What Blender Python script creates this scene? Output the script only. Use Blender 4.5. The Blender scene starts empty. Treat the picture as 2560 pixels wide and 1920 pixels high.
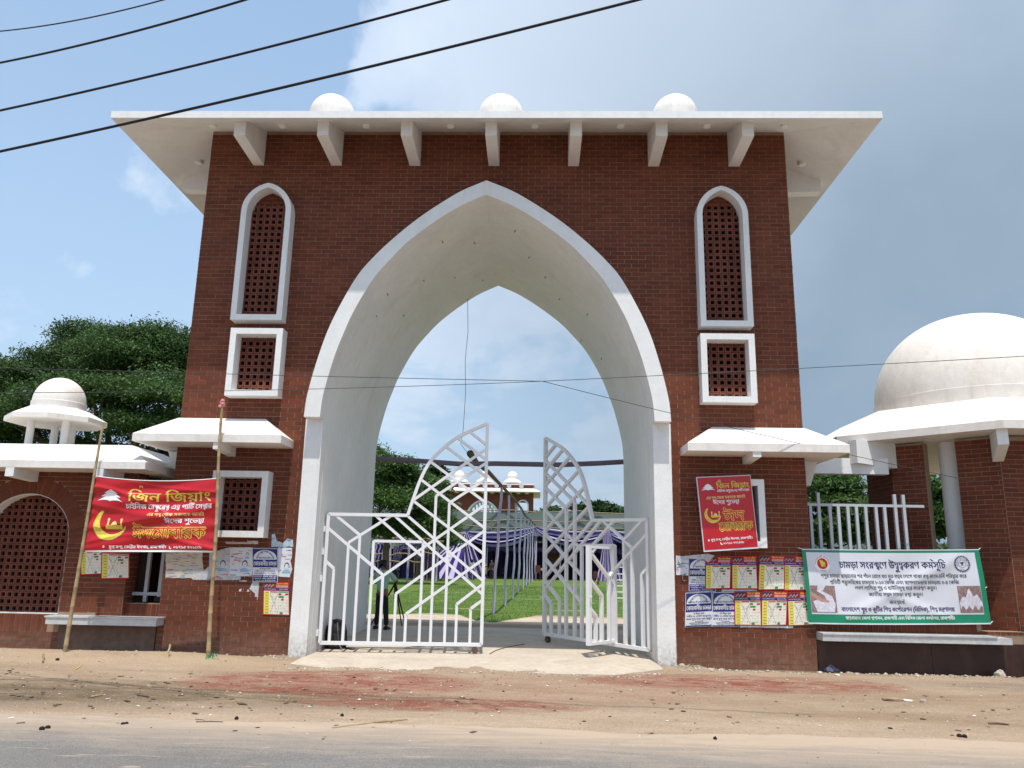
import bpy, math, random
import numpy as np
from mathutils import Vector, Matrix
from mathutils.geometry import tessellate_polygon
random.seed(7); rng = np.random.default_rng(7)
R = math.radians
S = bpy.context.scene
COL = bpy.context.collection

# ------------------------------------------------------------------ camera
CF, CYAW, CPIT, CROL = 1962.84, R(-1.932), R(12.769), R(1.093)
CP = np.array([.898, -13.96, 1.6])
_F = np.array([math.sin(CYAW)*math.cos(CPIT), math.cos(CYAW)*math.cos(CPIT), math.sin(CPIT)])
_R0 = np.array([math.cos(CYAW), -math.sin(CYAW), 0]); _U0 = np.cross(_R0, _F)
_R = _R0*math.cos(CROL)+_U0*math.sin(CROL); _U = -_R0*math.sin(CROL)+_U0*math.cos(CROL)
cd = bpy.data.cameras.new('camera'); cam = bpy.data.objects.new('camera', cd); COL.objects.link(cam)
cd.sensor_fit = 'HORIZONTAL'; cd.sensor_width = 36; cd.lens = 36*CF/2560; cd.clip_start = .05; cd.clip_end = 6000
M = Matrix.Identity(4)
for i in range(3):
    M[i][0] = _R[i]; M[i][1] = _U[i]; M[i][2] = -_F[i]; M[i][3] = CP[i]
cam.matrix_world = M; S.camera = cam
def W(u, v, y):                      # where the sight line of a measured picture point meets the plane at depth y
    r = _F+_R*(u-1280)/CF-_U*(v-960)/CF
    return CP+r*(y-CP[1])/r[1]
def G(u, v, z=0.):                   # ... meets the level z
    r = _F+_R*(u-1280)/CF-_U*(v-960)/CF
    return CP+r*(z-CP[2])/r[2]

# ------------------------------------------------------------------ light
SUN = Vector((-.08, 1., -3.1)).normalized()          # the way the light travels
el = math.asin(-SUN.z); az = math.atan2(-SUN.x, -SUN.y)
sl = bpy.data.lights.new('sun', 'SUN'); sl.energy = 4.7; sl.angle = R(.53); sl.color = (1, .955, .88)
so = bpy.data.objects.new('sun', sl); COL.objects.link(so); so.rotation_euler = SUN.to_track_quat('-Z', 'Y').to_euler()
wd = bpy.data.worlds.new('World'); S.world = wd; wd.use_nodes = True
nt = wd.node_tree; nt.nodes.clear()
def N(t, typ, ins=None, **kw):
    n = t.nodes.new(typ)
    for k, v in kw.items(): setattr(n, k, v)
    for k, v in (ins or {}).items():
        if isinstance(v, bpy.types.NodeSocket): t.links.new(v, n.inputs[k])
        else: n.inputs[k].default_value = v
    return n
def ramp(t, fac, stops, interp='LINEAR'):
    n = t.nodes.new('ShaderNodeValToRGB'); t.links.new(fac, n.inputs[0]); n.color_ramp.interpolation = interp
    e = n.color_ramp.elements
    while len(e) < len(stops): e.new(.5)
    for q, (p, c) in zip(e, stops):
        q.position = p; q.color = (c, c, c, 1) if not hasattr(c, '__len__') else (*c, 1)
    return n.outputs[0]
def mixc(t, fac, a, b, bt='MIX'):
    n = t.nodes.new('ShaderNodeMix'); n.data_type = 'RGBA'; n.blend_type = bt
    for s, v in ((0, fac), (6, a), (7, b)):
        if isinstance(v, bpy.types.NodeSocket): t.links.new(v, n.inputs[s])
        else: n.inputs[s].default_value = v if not hasattr(v, '__len__') else (*v, 1)
    return n.outputs[2]
def mth(t, op, a, b=None, c=None, clamp=False):
    n = t.nodes.new('ShaderNodeMath'); n.operation = op; n.use_clamp = clamp
    for s, v in enumerate((a, b, c)):
        if v is None: continue
        if isinstance(v, bpy.types.NodeSocket): t.links.new(v, n.inputs[s])
        else: n.inputs[s].default_value = v
    return n.outputs[0]
def noise(t, vec, scale, detail=4, rough=.55, dist=0):
    return N(t, 'ShaderNodeTexNoise', {'Vector': vec, 'Scale': scale, 'Detail': detail, 'Roughness': rough, 'Distortion': dist}).outputs[0]
def vmul(t, vec, s):
    return N(t, 'ShaderNodeVectorMath', {0: vec, 1: s}, operation='MULTIPLY').outputs[0]
tc = N(nt, 'ShaderNodeTexCoord'); D = tc.outputs['Generated']
sky = N(nt, 'ShaderNodeTexSky', sky_type='NISHITA', sun_disc=False, sun_elevation=el, sun_rotation=az, air_density=1.1, dust_density=1.6, ozone_density=1.6)
sx = N(nt, 'ShaderNodeSeparateXYZ', {0: D})
# cloud layers seen on a flat ceiling so that they get smaller toward the horizon
zc = mth(nt, 'MAXIMUM', mth(nt, 'ADD', sx.outputs[2], .12), .05)
pl = N(nt, 'ShaderNodeCombineXYZ', {0: mth(nt, 'DIVIDE', sx.outputs[0], zc), 1: mth(nt, 'DIVIDE', sx.outputs[1], zc), 2: 0.}).outputs[0]
def at(vx, vz, sc):                  # soft round mask about a direction
    d = N(nt, 'ShaderNodeVectorMath', {0: D, 1: vx}, operation='SUBTRACT').outputs[0]
    l = N(nt, 'ShaderNodeVectorMath', {0: d}, operation='LENGTH').outputs['Value']
    return mth(nt, 'SUBTRACT', 1., mth(nt, 'DIVIDE', l, sc), clamp=True)
def dirv(u, v):
    r = _F+_R*(u-1280)/CF-_U*(v-960)/CF; r = r/np.linalg.norm(r); return tuple(float(x) for x in r)
n1 = noise(nt, pl, 1.7, 7, .52, .35); n2 = noise(nt, pl, .8, 5, .5)
n3 = noise(nt, D, 5.5, 7, .55, .3)
bank = mth(nt, 'ADD', mth(nt, 'MULTIPLY', at(dirv(1480, 50), 0, .40), .42), mth(nt, 'MULTIPLY', at(dirv(1250, 950), 0, .33), .20))
bank = mth(nt, 'ADD', bank, mth(nt, 'MULTIPLY', at(dirv(430, 560), 0, .22), .08))
bank = mth(nt, 'ADD', bank, mth(nt, 'MULTIPLY', at(dirv(2500, 250), 0, .6), .26))
cm = ramp(nt, mth(nt, 'ADD', mth(nt, 'ADD', mth(nt, 'MULTIPLY', n1, .35), mth(nt, 'MULTIPLY', n3, .65)), bank), [(.58, 0), (.64, .7), (.78, 1.)])
grey = mth(nt, 'ADD', mth(nt, 'MULTIPLY', at(dirv(2560, 950), 0, .82), 1.4), mth(nt, 'MULTIPLY', mth(nt, 'SUBTRACT', n2, .5), .5), clamp=True)
haz = ramp(nt, sx.outputs[2], [(0., .9), (.22, .7), (.5, .45), (.9, .2)])
c0 = mixc(nt, 1., sky.outputs[0], (2.25, 2.35, 2.2), 'MULTIPLY')
c1 = mixc(nt, haz, c0, (4.75, 6.35, 8.5))
c2 = mixc(nt, mth(nt, 'MULTIPLY', cm, .9), c1, (7.6, 8.7, 10.2))
c3 = mixc(nt, mth(nt, 'MULTIPLY', grey, .92), c2, mixc(nt, n3, (2.45, 3.35, 4.4), (3.2, 4.3, 5.6)))
bg = N(nt, 'ShaderNodeBackground', {'Color': c3, 'Strength': .105})
nt.links.new(bg.outputs[0], N(nt, 'ShaderNodeOutputWorld').inputs[0])
S.view_settings.view_transform = 'Standard'; S.view_settings.look = 'None'
S.view_settings.exposure = 0; S.view_settings.gamma = 1; S.view_settings.use_curve_mapping = False
S.render.engine = 'CYCLES'; S.cycles.max_bounces = 6; S.cycles.diffuse_bounces = 4; S.cycles.use_denoising = True

# ------------------------------------------------------------------ materials
MATS = {}
def mat(name, base, rough=.8, var=.12, vs=3., bump=0., bs=40., fine=0., fs=60., spec=.3, stain=None, rnd=0., metal=0., trans=0., sheen=0., extra=None):
    if name in MATS: return MATS[name]
    m = bpy.data.materials.new(name); m.use_nodes = True; t = m.node_tree; t.nodes.clear()
    g = N(t, 'ShaderNodeNewGeometry'); P = g.outputs['Position']
    o = N(t, 'ShaderNodeOutputMaterial'); b = N(t, 'ShaderNodeBsdfPrincipled', {'Roughness': rough, 'Specular IOR Level': spec, 'Metallic': metal})
    a = tuple(max(0, c*(1-var)) for c in base); z = tuple(min(1, c*(1+var)) for c in base)
    col = mixc(t, ramp(t, noise(t, P, vs, 6, .6, .3), [(.3, 0), (.7, 1)]), a, z)
    if fine: col = mixc(t, ramp(t, noise(t, P, fs, 3, .7), [(.35, 0), (.65, fine)]), col, tuple(c*.45 for c in base))
    if stain:                                     # (colour, scale, amount) dirt with a shape of its own
        sc, ss, sa = stain
        col = mixc(t, ramp(t, noise(t, vmul(t, P, (ss, ss, ss*.35)), 1., 7, .68, .6), [(.56, 0), (.72, sa)]), col, sc)
    if rnd:
        oi = N(t, 'ShaderNodeObjectInfo').outputs['Random']; ri = g.outputs['Random Per Island']
        r = mth(t, 'FRACT', mth(t, 'ADD', mth(t, 'MULTIPLY', oi, 7.31), ri))
        col = mixc(t, r, mixc(t, 1., col, (1-rnd,)*3, 'MULTIPLY'), mixc(t, 1., col, (1+rnd,)*3, 'MULTIPLY'))
    if extra: col = extra(t, P, col)
    t.links.new(col, b.inputs['Base Color'])
    if bump:
        bn = N(t, 'ShaderNodeBump', {'Strength': bump, 'Distance': .02, 'Height': noise(t, P, bs, 5, .65)})
        t.links.new(bn.outputs[0], b.inputs['Normal'])
    if trans:
        tr = N(t, 'ShaderNodeBsdfTranslucent', {'Color': col}); mx = N(t, 'ShaderNodeMixShader', {0: trans, 1: b.outputs[0], 2: tr.outputs[0]})
        t.links.new(mx.outputs[0], o.inputs[0])
    else: t.links.new(b.outputs[0], o.inputs[0])
    MATS[name] = m; return m
def brick_dirt(t, P, col):                        # splash dust low on the walls
    z = N(t, 'ShaderNodeSeparateXYZ', {0: P}).outputs[2]
    f = mth(t, 'MULTIPLY', ramp(t, mth(t, 'ADD', z, mth(t, 'MULTIPLY', noise(t, P, 4., 4), .5)), [(.25, .75), (.75, 0)]), ramp(t, noise(t, P, 9., 5, .7), [(.35, .2), (.7, 1)]))
    c = mixc(t, mth(t, 'MULTIPLY', f, .55), col, (.36, .27, .20))
    s = ramp(t, noise(t, vmul(t, P, (9, 9, 1.6)), 1., 5, .7, .4), [(.66, 0), (.74, .35)])
    s2 = ramp(t, noise(t, vmul(t, P, (2.2, 2.2, .5)), 1., 6, .7, .6), [(.54, 0), (.72, .45)])
    c = mixc(t, s2, c, (.085, .035, .024)); return mixc(t, s, c, (.45, .36, .30))
def foot_dirt(t, P, col):
    k = ramp(t, noise(t, vmul(t, P, (7, 7, .55)), 1., 6, .7, .5), [(.54, 0), (.76, .2)])
    col = mixc(t, k, col, (.42, .40, .36)); col = mixc(t, ramp(t, noise(t, P, .55, 4, .6, .8), [(.50, 0), (.62, .12)]), col, (.60, .585, .55))
    col = mixc(t, ramp(t, noise(t, vmul(t, P, (22, 22, 3)), 1., 4, .7), [(.66, 0), (.74, .4)]), col, (.30, .28, .25))
    z = N(t, 'ShaderNodeSeparateXYZ', {0: P}).outputs[2]
    f = mth(t, 'MULTIPLY', ramp(t, mth(t, 'ADD', z, mth(t, 'MULTIPLY', noise(t, P, 5., 5, .7), .6)), [(.2, .9), (.75, 0)]), ramp(t, noise(t, P, 14., 5, .7), [(.4, .1), (.62, 1)]))
    return mixc(t, f, col, (.33, .27, .21))
BRICK = mat('fired brick', (.156, .045, .0235), .82, .15, 1.6, .25, 60, .3, 70, .2, rnd=.15, extra=brick_dirt)
MORT = mat('mortar', (.31, .215, .145), .9, .15, 6, .3, 80)
TERRA = mat('terracotta', (.17, .054, .034), .8, .15, 5, .2, 70, .3, 50, rnd=.2)
WHITE = mat('white lime paint', (.75, .745, .725), .75, .05, .9, .18, 22, .10, 7., .25, ((.50, .47, .42), 1.3, .35), extra=foot_dirt)
WROOF = mat('white roof paint', (.76, .715, .665), .7, .06, .8, .25, 14, .14, 5., .25, ((.58, .50, .43), 1.1, .45), extra=lambda t, P, col: mixc(t, ramp(t, noise(t, vmul(t, P, (5, 5, 1.4)), 1., 6, .72, .5), [(.52, 0), (.72, .38)]), col, (.47, .43, .37)))
GPAINT = mat('gate enamel', (.74, .73, .74), .38, .03, 2, .05, 50, .0, 20, .5, ((.55, .50, .46), 3., .3))
GREYP = mat('grey enamel', (.42, .44, .47), .45, .08, 2, .05, 50, .0, 20, .5)
MARBLE = mat('marble slab', (.56, .56, .55), .35, .10, 3, .1, 20, .3, 12., .5, ((.25, .26, .28), 2.2, .6))
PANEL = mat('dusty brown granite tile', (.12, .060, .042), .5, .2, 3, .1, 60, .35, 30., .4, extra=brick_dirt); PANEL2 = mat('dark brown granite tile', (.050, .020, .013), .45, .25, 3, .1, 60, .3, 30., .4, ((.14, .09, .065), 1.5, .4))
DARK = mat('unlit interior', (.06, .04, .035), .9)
CONC = mat('concrete', (.50, .43, .345), .9, .14, 1.2, .5, 26, .3, 12, .2, ((.30, .24, .18), 1.1, .6))
STEEL = mat('rusty steel', (.12, .065, .045), .7, .3, 10)
BLK = mat('black plastic', (.012, .012, .014), .55, .2, 9)
CABLE = mat('cable sheath', (.010, .010, .012), .6, .1, 3)
WIRE = mat('thin dark wire', (.035, .035, .04), .6)
BAMB = mat('dry bamboo', (.38, .28, .15), .6, .22, 5, .2, 40, .35, 14, .3, ((.16, .10, .05), 3.5, .6))
BAMB2 = mat('weathered bamboo', (.27, .20, .12), .8, .3, 6, .3, 40, .4, 14)
LILAC = mat('lilac wrapping cloth', (.46, .42, .55), .85, .12, 7, .4, 45, .2, 20)
MAUVE = mat('mauve wrapping cloth', (.20, .165, .20), .85, .15, 7, .4, 45, .2, 20)
PWHITE = mat('poster white', (.66, .68, .72), .6, .07, 5, .2, 30, .12, 25, .3)
PWHITE2 = mat('weathered poster', (.55, .57, .60), .7, .16, 6, .3, 30, .4, 18, .3)
PNAVY = mat('poster navy', (.020, .028, .16), .55, .12, 5)
PRED = mat('poster red', (.42, .012, .02), .5, .1, 5)
PYEL = mat('poster yellow', (.72, .62, .08), .55, .1, 8)
PCREAM = mat('poster cream', (.76, .72, .61), .55, .05, 8)
PGREEN = mat('poster green', (.03, .25, .10), .55)
PDARK = mat('poster ink', (.05, .045, .05), .6, .3, 30)
PSKY = mat('poster pale blue', (.24, .42, .58), .6, .15, 20)
PPINK = mat('poster pink', (.60, .25, .25), .6, .15, 20)
BRED = mat('banner red vinyl', (.47, .006, .012), .28, .04, 3, .0, 30, .0, 20, .5)
BGRN = mat('banner green vinyl', (.004, .21, .105), .36, .05, 3, spec=.5)
BWHT = mat('banner white vinyl', (.62, .63, .68), .36, .04, 3, spec=.5)
GOLD = mat('gold print', (.66, .50, .06), .4, .25, 18, spec=.5)
GOLDL = mat('pale gold print', (.80, .60, .22), .4, .1, 18, spec=.5)
INKW = mat('white print', (.82, .80, .80), .4, .03, 4, spec=.4)
INKN = mat('dark blue print', (.02, .018, .09), .4, .05, 4, spec=.4)
INKR = mat('red print', (.55, .01, .015), .4, .05, 4, spec=.4)
FLESH = mat('printed hide photograph', (.30, .20, .19), .45, .5, 26, fine=.6, fs=55)
FROST = mat('printed salt', (.60, .58, .64), .45, .2, 22)
BARK = mat('bark', (.13, .09, .06), .9, .3, 6, .6, 20)
SOIL = None

# ------------------------------------------------------------------ mesh helpers
class MB:
    def __init__(s): s.v = []; s.f = []; s.n = 0
    def add(s, vs, fs):
        s.v += [tuple(map(float, p)) for p in vs]; s.f += [tuple(i+s.n for i in f) for f in fs]; s.n += len(vs); return s
    def box(s, a, b):
        (x0, y0, z0), (x1, y1, z1) = a, b
        return s.add([(x0,y0,z0),(x1,y0,z0),(x1,y1,z0),(x0,y1,z0),(x0,y0,z1),(x1,y0,z1),(x1,y1,z1),(x0,y1,z1)],
              [(0,3,2,1),(4,5,6,7),(0,1,5,4),(1,2,6,5),(2,3,7,6),(3,0,4,7)])
    def hexa(s, p):                  # eight corners, bottom loop then top loop
        return s.add(p, [(0,3,2,1),(4,5,6,7),(0,1,5,4),(1,2,6,5),(2,3,7,6),(3,0,4,7)])
    def bar(s, a, b, w, d, nrm):      # square bar a->b; w in plane, d along nrm
        a = np.array(a, float); b = np.array(b, float); nrm = np.array(nrm, float); t = b-a; t = t/np.linalg.norm(t)
        q = np.cross(t, nrm); q = q/np.linalg.norm(q)*w/2; m = nrm*d/2
        return s.hexa([a-q-m, a+q-m, a+q+m, a-q+m, b-q-m, b+q-m, b+q+m, b-q+m])
    def tube(s, pts, rad, n=8, cap=True):
        pts = [np.array(p, float) for p in pts]; rad = rad if hasattr(rad, '__len__') else [rad]*len(pts)
        vs = []; prev = None
        for i, p in enumerate(pts):
            t = pts[min(i+1, len(pts)-1)]-pts[max(i-1, 0)]; t = t/(np.linalg.norm(t)+1e-9)
            if prev is None:
                h = np.array([0, 0, 1.]) if abs(t[2]) < .9 else np.array([1., 0, 0]); q = np.cross(t, h)
            else: q = prev-t*(prev@t)
            q = q/(np.linalg.norm(q)+1e-9); prev = q; r2 = np.cross(t, q)
            for k in range(n):
                a = 2*math.pi*k/n; vs.append(p+(q*math.cos(a)+r2*math.sin(a))*rad[i])
        fs = [(i*n+k, i*n+(k+1) % n, (i+1)*n+(k+1) % n, (i+1)*n+k) for i in range(len(pts)-1) for k in range(n)]
        if cap: fs += [tuple(range(n))[::-1], tuple((len(pts)-1)*n+k for k in range(n))]
        return s.add(vs, fs)
    def lathe(s, c, prof, n=24, a0=0.):
        vs = []; fs = []
        for r, z in prof:
            for k in range(n):
                a = a0+2*math.pi*k/n; vs.append((c[0]+r*math.cos(a), c[1]+r*math.sin(a), c[2]+z))
        for i in range(len(prof)-1):
            for k in range(n): fs.append((i*n+k, i*n+(k+1) % n, (i+1)*n+(k+1) % n, (i+1)*n+k))
        return s.add(vs, fs)
    def grid(s, nu, nv, fn):
        vs = [fn(i/(nu-1), j/(nv-1)) for j in range(nv) for i in range(nu)]
        return s.add(vs, [(j*nu+i, j*nu+i+1, (j+1)*nu+i+1, (j+1)*nu+i) for j in range(nv-1) for i in range(nu-1)])
    def extr(s, outer, holes, y0, y1, ax=None):       # (x,z) outline with holes, thick from y0 (front) to y1
        loops = [outer]+list(holes)
        tri = tessellate_polygon([[Vector((p[0], p[1], 0)) for p in l] for l in loops])
        flat = [p for l in loops for p in l]; n = len(flat)
        vs = [(p[0], y0, p[1]) for p in flat]+[(p[0], y1, p[1]) for p in flat]
        if ax: vs = [ax(p) for p in vs]
        fs = [tuple(t) for t in tri]+[tuple(i+n for i in t[::-1]) for t in tri]; k = 0
        for l in loops:
            m = len(l)
            for i in range(m): a, b = k+i, k+(i+1) % m; fs.append((a, b, b+n, a+n))
            k += m
        return s.add(vs, fs)
    def build(s, name, m, parent=None, smooth=False, fix=True):
        me = bpy.data.meshes.new(name); me.from_pydata(s.v, [], s.f); me.materials.append(m)
        if fix:
            import bmesh
            bm = bmesh.new(); bm.from_mesh(me); bmesh.ops.recalc_face_normals(bm, faces=bm.faces); bm.to_mesh(me); bm.free()
        if smooth:
            me.polygons.foreach_set('use_smooth', [True]*len(me.polygons))
            try: me.set_sharp_from_angle(angle=R(40))
            except Exception: pass
        me.update(); return link(name, me, parent)
def link(name, me, parent=None):
    o = bpy.data.objects.new(name, me); COL.objects.link(o)
    if parent is not None: o.parent = parent; o.matrix_parent_inverse = Matrix.Translation(-parent.location) if parent.type == 'EMPTY' and not parent.rotation_euler.z else Matrix.Identity(4)
    return o
def quick(name, vs, fs, m, parent=None):              # large meshes from arrays
    me = bpy.data.meshes.new(name); vs = np.asarray(vs, np.float32); fs = np.asarray(fs, np.int32); k = fs.shape[1]
    me.vertices.add(len(vs)); me.vertices.foreach_set('co', vs.ravel())
    me.loops.add(fs.size); me.loops.foreach_set('vertex_index', fs.ravel())
    me.polygons.add(len(fs)); me.polygons.foreach_set('loop_start', np.arange(0, fs.size, k, dtype=np.int32))
    me.materials.append(m); me.update(calc_edges=True); me.validate(); return link(name, me, parent)
def thing(name, label, cat, loc=(0, 0, 0), group=None):
    o = bpy.data.objects.new(name, None); COL.objects.link(o); o.location = [float(q) for q in loc]
    o['label'] = label; o['category'] = cat; o.empty_display_size = .2
    if group: o['group'] = group
    return o
def tag(o, label, cat, group=None):
    o['label'] = label; o['category'] = cat
    if group: o['group'] = group
    return o
def struct(o): o['kind'] = 'structure'; return o
def stuff(o, label=None, cat=None):
    o['kind'] = 'stuff'
    if label: o['label'] = label; o['category'] = cat
    return o
def vn(x, y, seed=0):                                 # smooth value noise
    x = np.asarray(x, float); y = np.asarray(y, float); xi = np.floor(x); yi = np.floor(y); fx = x-xi; fy = y-yi
    fx = fx*fx*(3-2*fx); fy = fy*fy*(3-2*fy)
    h = lambda a, b: np.modf(np.abs(np.sin(a*127.1+b*311.7+seed*74.7)*43758.5453))[0]
    return (h(xi, yi)*(1-fx)+h(xi+1, yi)*fx)*(1-fy)+(h(xi, yi+1)*(1-fx)+h(xi+1, yi+1)*fx)*fy
def fbm(x, y, o=4, seed=0): return sum(vn(x*2**k, y*2**k, seed+k)/2**k for k in range(o))/1.9

# ------------------------------------------------------------------ ground
def gz(x, y):                                         # height of the open ground
    x = np.asarray(x, float); y = np.asarray(y, float)
    z = -.03-.035*np.clip((-y-1)/5, 0, 1)+.05*(fbm(x*.6, y*.6, 4, 3)-.5)*np.clip((-y)/1.5, 0, 1)*np.clip((y+6.6)/1.5, .12, 1)
    z = z+.022*(fbm(x*4, y*4, 3, 9)-.5)*np.clip((y+6.2)/.8, 0, 1)*(y < .5)
    for yr in (-3.55, -4.75): z = z-.028*np.exp(-((y-yr-.25*np.sin(x*.35+yr))/.13)**2)*(fbm(x*.5+yr, y*0, 2, 7))
    z = z+.10*np.exp(-((y+.75)/.55)**2)*np.clip((-x-3.2)/1.5, 0, 1)          # sand heaped along the left walls
    z = z-.10*np.exp(-((y+.05)/.30)**2)*np.clip((np.abs(x)-3.6)/.6, 0, 1)    # hollow at the foot of the walls
    z = np.where(y > 1.2, -.02+.03*(fbm(x*.3, y*.3, 3, 5)-.5), z)
    return z
def axis(pts):
    r = []
    for a, b, st in pts: r += list(np.arange(a, b-1e-6, st))
    return np.array(r+[pts[-1][1]])
def soil_mat():
    m = bpy.data.materials.new('bare soil'); m.use_nodes = True; t = m.node_tree; t.nodes.clear()
    g = N(t, 'ShaderNodeNewGeometry'); P = g.outputs['Position']; o = N(t, 'ShaderNodeOutputMaterial')
    b = N(t, 'ShaderNodeBsdfPrincipled', {'Roughness': .95, 'Specular IOR Level': .1}); s = N(t, 'ShaderNodeSeparateXYZ', {0: P}); X, Y = s.outputs[0], s.outputs[1]
    st = vmul(t, P, (.7, 2.2, 1))
    col = mixc(t, ramp(t, noise(t, st, .8, 6, .62, .5), [(.35, 0), (.65, 1)]), (.30, .215, .148), (.395, .30, .215))
    def blob(cx, cy, rx, ry):
        d = mth(t, 'ADD', mth(t, 'POWER', mth(t, 'DIVIDE', mth(t, 'SUBTRACT', X, cx), rx), 2.), mth(t, 'POWER', mth(t, 'DIVIDE', mth(t, 'SUBTRACT', Y, cy), ry), 2.))
        return mth(t, 'SUBTRACT', 1., d, clamp=True)
    def patch(bl, amt, c, sc=2.4, pw=.6, st=st):
        nonlocal col
        k = mth(t, 'MULTIPLY', mth(t, 'POWER', bl, pw), ramp(t, noise(t, st, sc, 6, .68, .6), [(.36, .15), (.62, 1)]))
        col = mixc(t, mth(t, 'MULTIPLY', k, amt), col, c)
    patch(blob(-4.3, -4.0, 4.6, 1.15), 1., (.13, .096, .056), 1.2, .35); patch(blob(8.4, -1.7, 2.4, .5), .75, (.17, .15, .125), 1.5, .4); patch(blob(-6.2, -4.1, 3.4, .8), .9, (.10, .08, .05))  # grey patch at far right: tree shade put into the soil colour
    patch(blob(.3, -5.3, 9.5, 1.0), .6, (.50, .385, .285), 1.2)
    patch(blob(-5.5, -1.1, 3.0, .9), .6, (.46, .345, .225), 1.2)
    red = (.215, .045, .032)
    patch(blob(-1.9, -2.7, 2.1, 1.1), 1., red, 2.2, .35, vmul(t, P, (.9, 1.7, 1))); patch(blob(3.9, -1.9, 2.4, .85), 1., red, 2.2, .35, vmul(t, P, (.9, 1.7, 1))); patch(blob(-.2, -4.1, 1.9, .45), .95, red, 3.5, .4, vmul(t, P, (.9, 1.7, 1))); patch(blob(1.2, -2.8, 3., 1.1), .45, (.27, .12, .085), 3.)
    patch(blob(7.5, -3.6, 4.5, 1.8), .55, (.24, .165, .10)); patch(blob(0, 9.6, 5.5, 1.7), 1., (.66, .57, .44), 1.5, .3); patch(blob(0, 7.5, 6, .6), .7, (.20, .14, .09), 3.)
    col = mixc(t, ramp(t, noise(t, P, 42, 4, .8), [(.50, 0), (.66, .6)]), col, (.19, .125, .08))
    col = mixc(t, ramp(t, noise(t, P, 38, 2, .7), [(.62, 0), (.70, .7)]), col, (.60, .50, .40))
    t.links.new(col, b.inputs['Base Color'])
    bn = N(t, 'ShaderNodeBump', {'Strength': .9, 'Distance': .03, 'Height': mth(t, 'ADD', noise(t, P, 14, 6, .7), mth(t, 'MULTIPLY', noise(t, P, 70, 3, .7), .5))})
    t.links.new(bn.outputs[0], b.inputs['Normal']); t.links.new(b.outputs[0], o.inputs[0]); return m
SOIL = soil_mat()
xs = axis([(-1600, -60, 220), (-60, -12, 8), (-12, 13, .09), (13, 60, 8), (60, 1600, 220)])
ys = axis([(-40, -8.4, 4), (-8.4, .6, .07), (.6, 14, .5), (14, 60, 8), (60, 2400, 260)])
XX, YY = np.meshgrid(xs, ys); ZZ = gz(XX, YY)
nx = len(xs); ny = len(ys); idx = np.arange(nx*ny).reshape(ny, nx)
fs = np.stack([idx[:-1, :-1], idx[:-1, 1:], idx[1:, 1:], idx[1:, :-1]], -1).reshape(-1, 4)
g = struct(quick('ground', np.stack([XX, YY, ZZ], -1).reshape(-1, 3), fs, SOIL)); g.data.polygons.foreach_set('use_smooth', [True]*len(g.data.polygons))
def road_extra(t, P, col):
    s = N(t, 'ShaderNodeSeparateXYZ', {0: P}); st = vmul(t, P, (.5, 2.6, 1))
    e = ramp(t, mth(t, 'ADD', s.outputs[1], mth(t, 'MULTIPLY', noise(t, st, 1.6, 6, .65, .5), 1.5)), [(0, 0), (1, 0)])
    n = mth(t, 'MULTIPLY', mth(t, 'SUBTRACT', mth(t, 'ADD', mth(t, 'ADD', s.outputs[1], mth(t, 'MULTIPLY', s.outputs[0], .06)), mth(t, 'MULTIPLY', noise(t, st, 1.4, 7, .72, .8), 2.6)), -5.72), .62, clamp=True)
    col = mixc(t, mth(t, 'MULTIPLY', n, .9), col, (.50, .38, .275))
    sp = ramp(t, noise(t, st, 2.6, 6, .7, .5), [(.60, 0), (.68, .8)])
    col = mixc(t, sp, col, (.46, .37, .28))
    return mixc(t, ramp(t, noise(t, P, 130, 2, .7), [(.56, 0), (.66, .6)]), col, (.42, .39, .36))
ASPH = mat('asphalt', (.235, .220, .205), .9, .14, .8, .9, 70, .8, 75, .2, extra=road_extra)
def rz(x, y): return gz(x, y)+.004+.028*np.clip((-5.75-y)/.5, 0, 1)
rx = np.arange(-16, 17, .12); rt = np.linspace(0, 1, 50)
RX, RT = np.meshgrid(rx, rt); EDGE = -5.32+.30*(fbm(RX*.45, RX*0, 4, 21)-.5)+.10*(fbm(RX*3, RX*0, 3, 33)-.5)-.012*RX
RY = EDGE+(-16-EDGE)*RT**1.8
RZ = rz(RX, RY)-.03*(1-np.clip(RT*40, 0, 1))
idx = np.arange(RX.size).reshape(RX.shape); fs = np.stack([idx[:-1, :-1], idx[1:, :-1], idx[1:, 1:], idx[:-1, 1:]], -1).reshape(-1, 4)
rd = struct(quick('road', np.stack([RX, RY, RZ], -1).reshape(-1, 3), fs, ASPH)); rd.data.polygons.foreach_set('use_smooth', [True]*len(rd.data.polygons))
# concrete threshold slab with a broken front edge, running in under the arch
def slab_z(x, y): return 0.0-.035*np.clip((-y-.6)/.9, 0, 1)+.045*np.clip((y-.8)/2, 0, 1)
sxs = np.linspace(-2.93, 2.93, 90)
edge = -1.42+.10*(fbm(sxs*2.5, sxs*0, 4, 41)-.5)+np.clip((sxs-2.1)*.75, 0, .8)+np.clip((-2.3-sxs)*.5, 0, .4)
b = MB(); NY = 26; vs = []
for j in range(NY):
    for i, x in enumerate(sxs):
        y = edge[i]+(5.8-edge[i])*(j/(NY-1))**1.3; xx = x*(1.0 if y < 4.4 else 1.0+.35*(y-4.4)); vs.append((xx, y, slab_z(x, y)))
n0 = len(vs)
for i, x in enumerate(sxs): vs.append((x, edge[i]-.01, -.16))
fs = [(j*90+i, j*90+i+1, (j+1)*90+i+1, (j+1)*90+i) for j in range(NY-1) for i in range(89)]+[(n0+i, n0+i+1, i+1, i) for i in range(89)]
b.add(vs, fs); struct(b.build('pavement', CONC))
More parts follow.
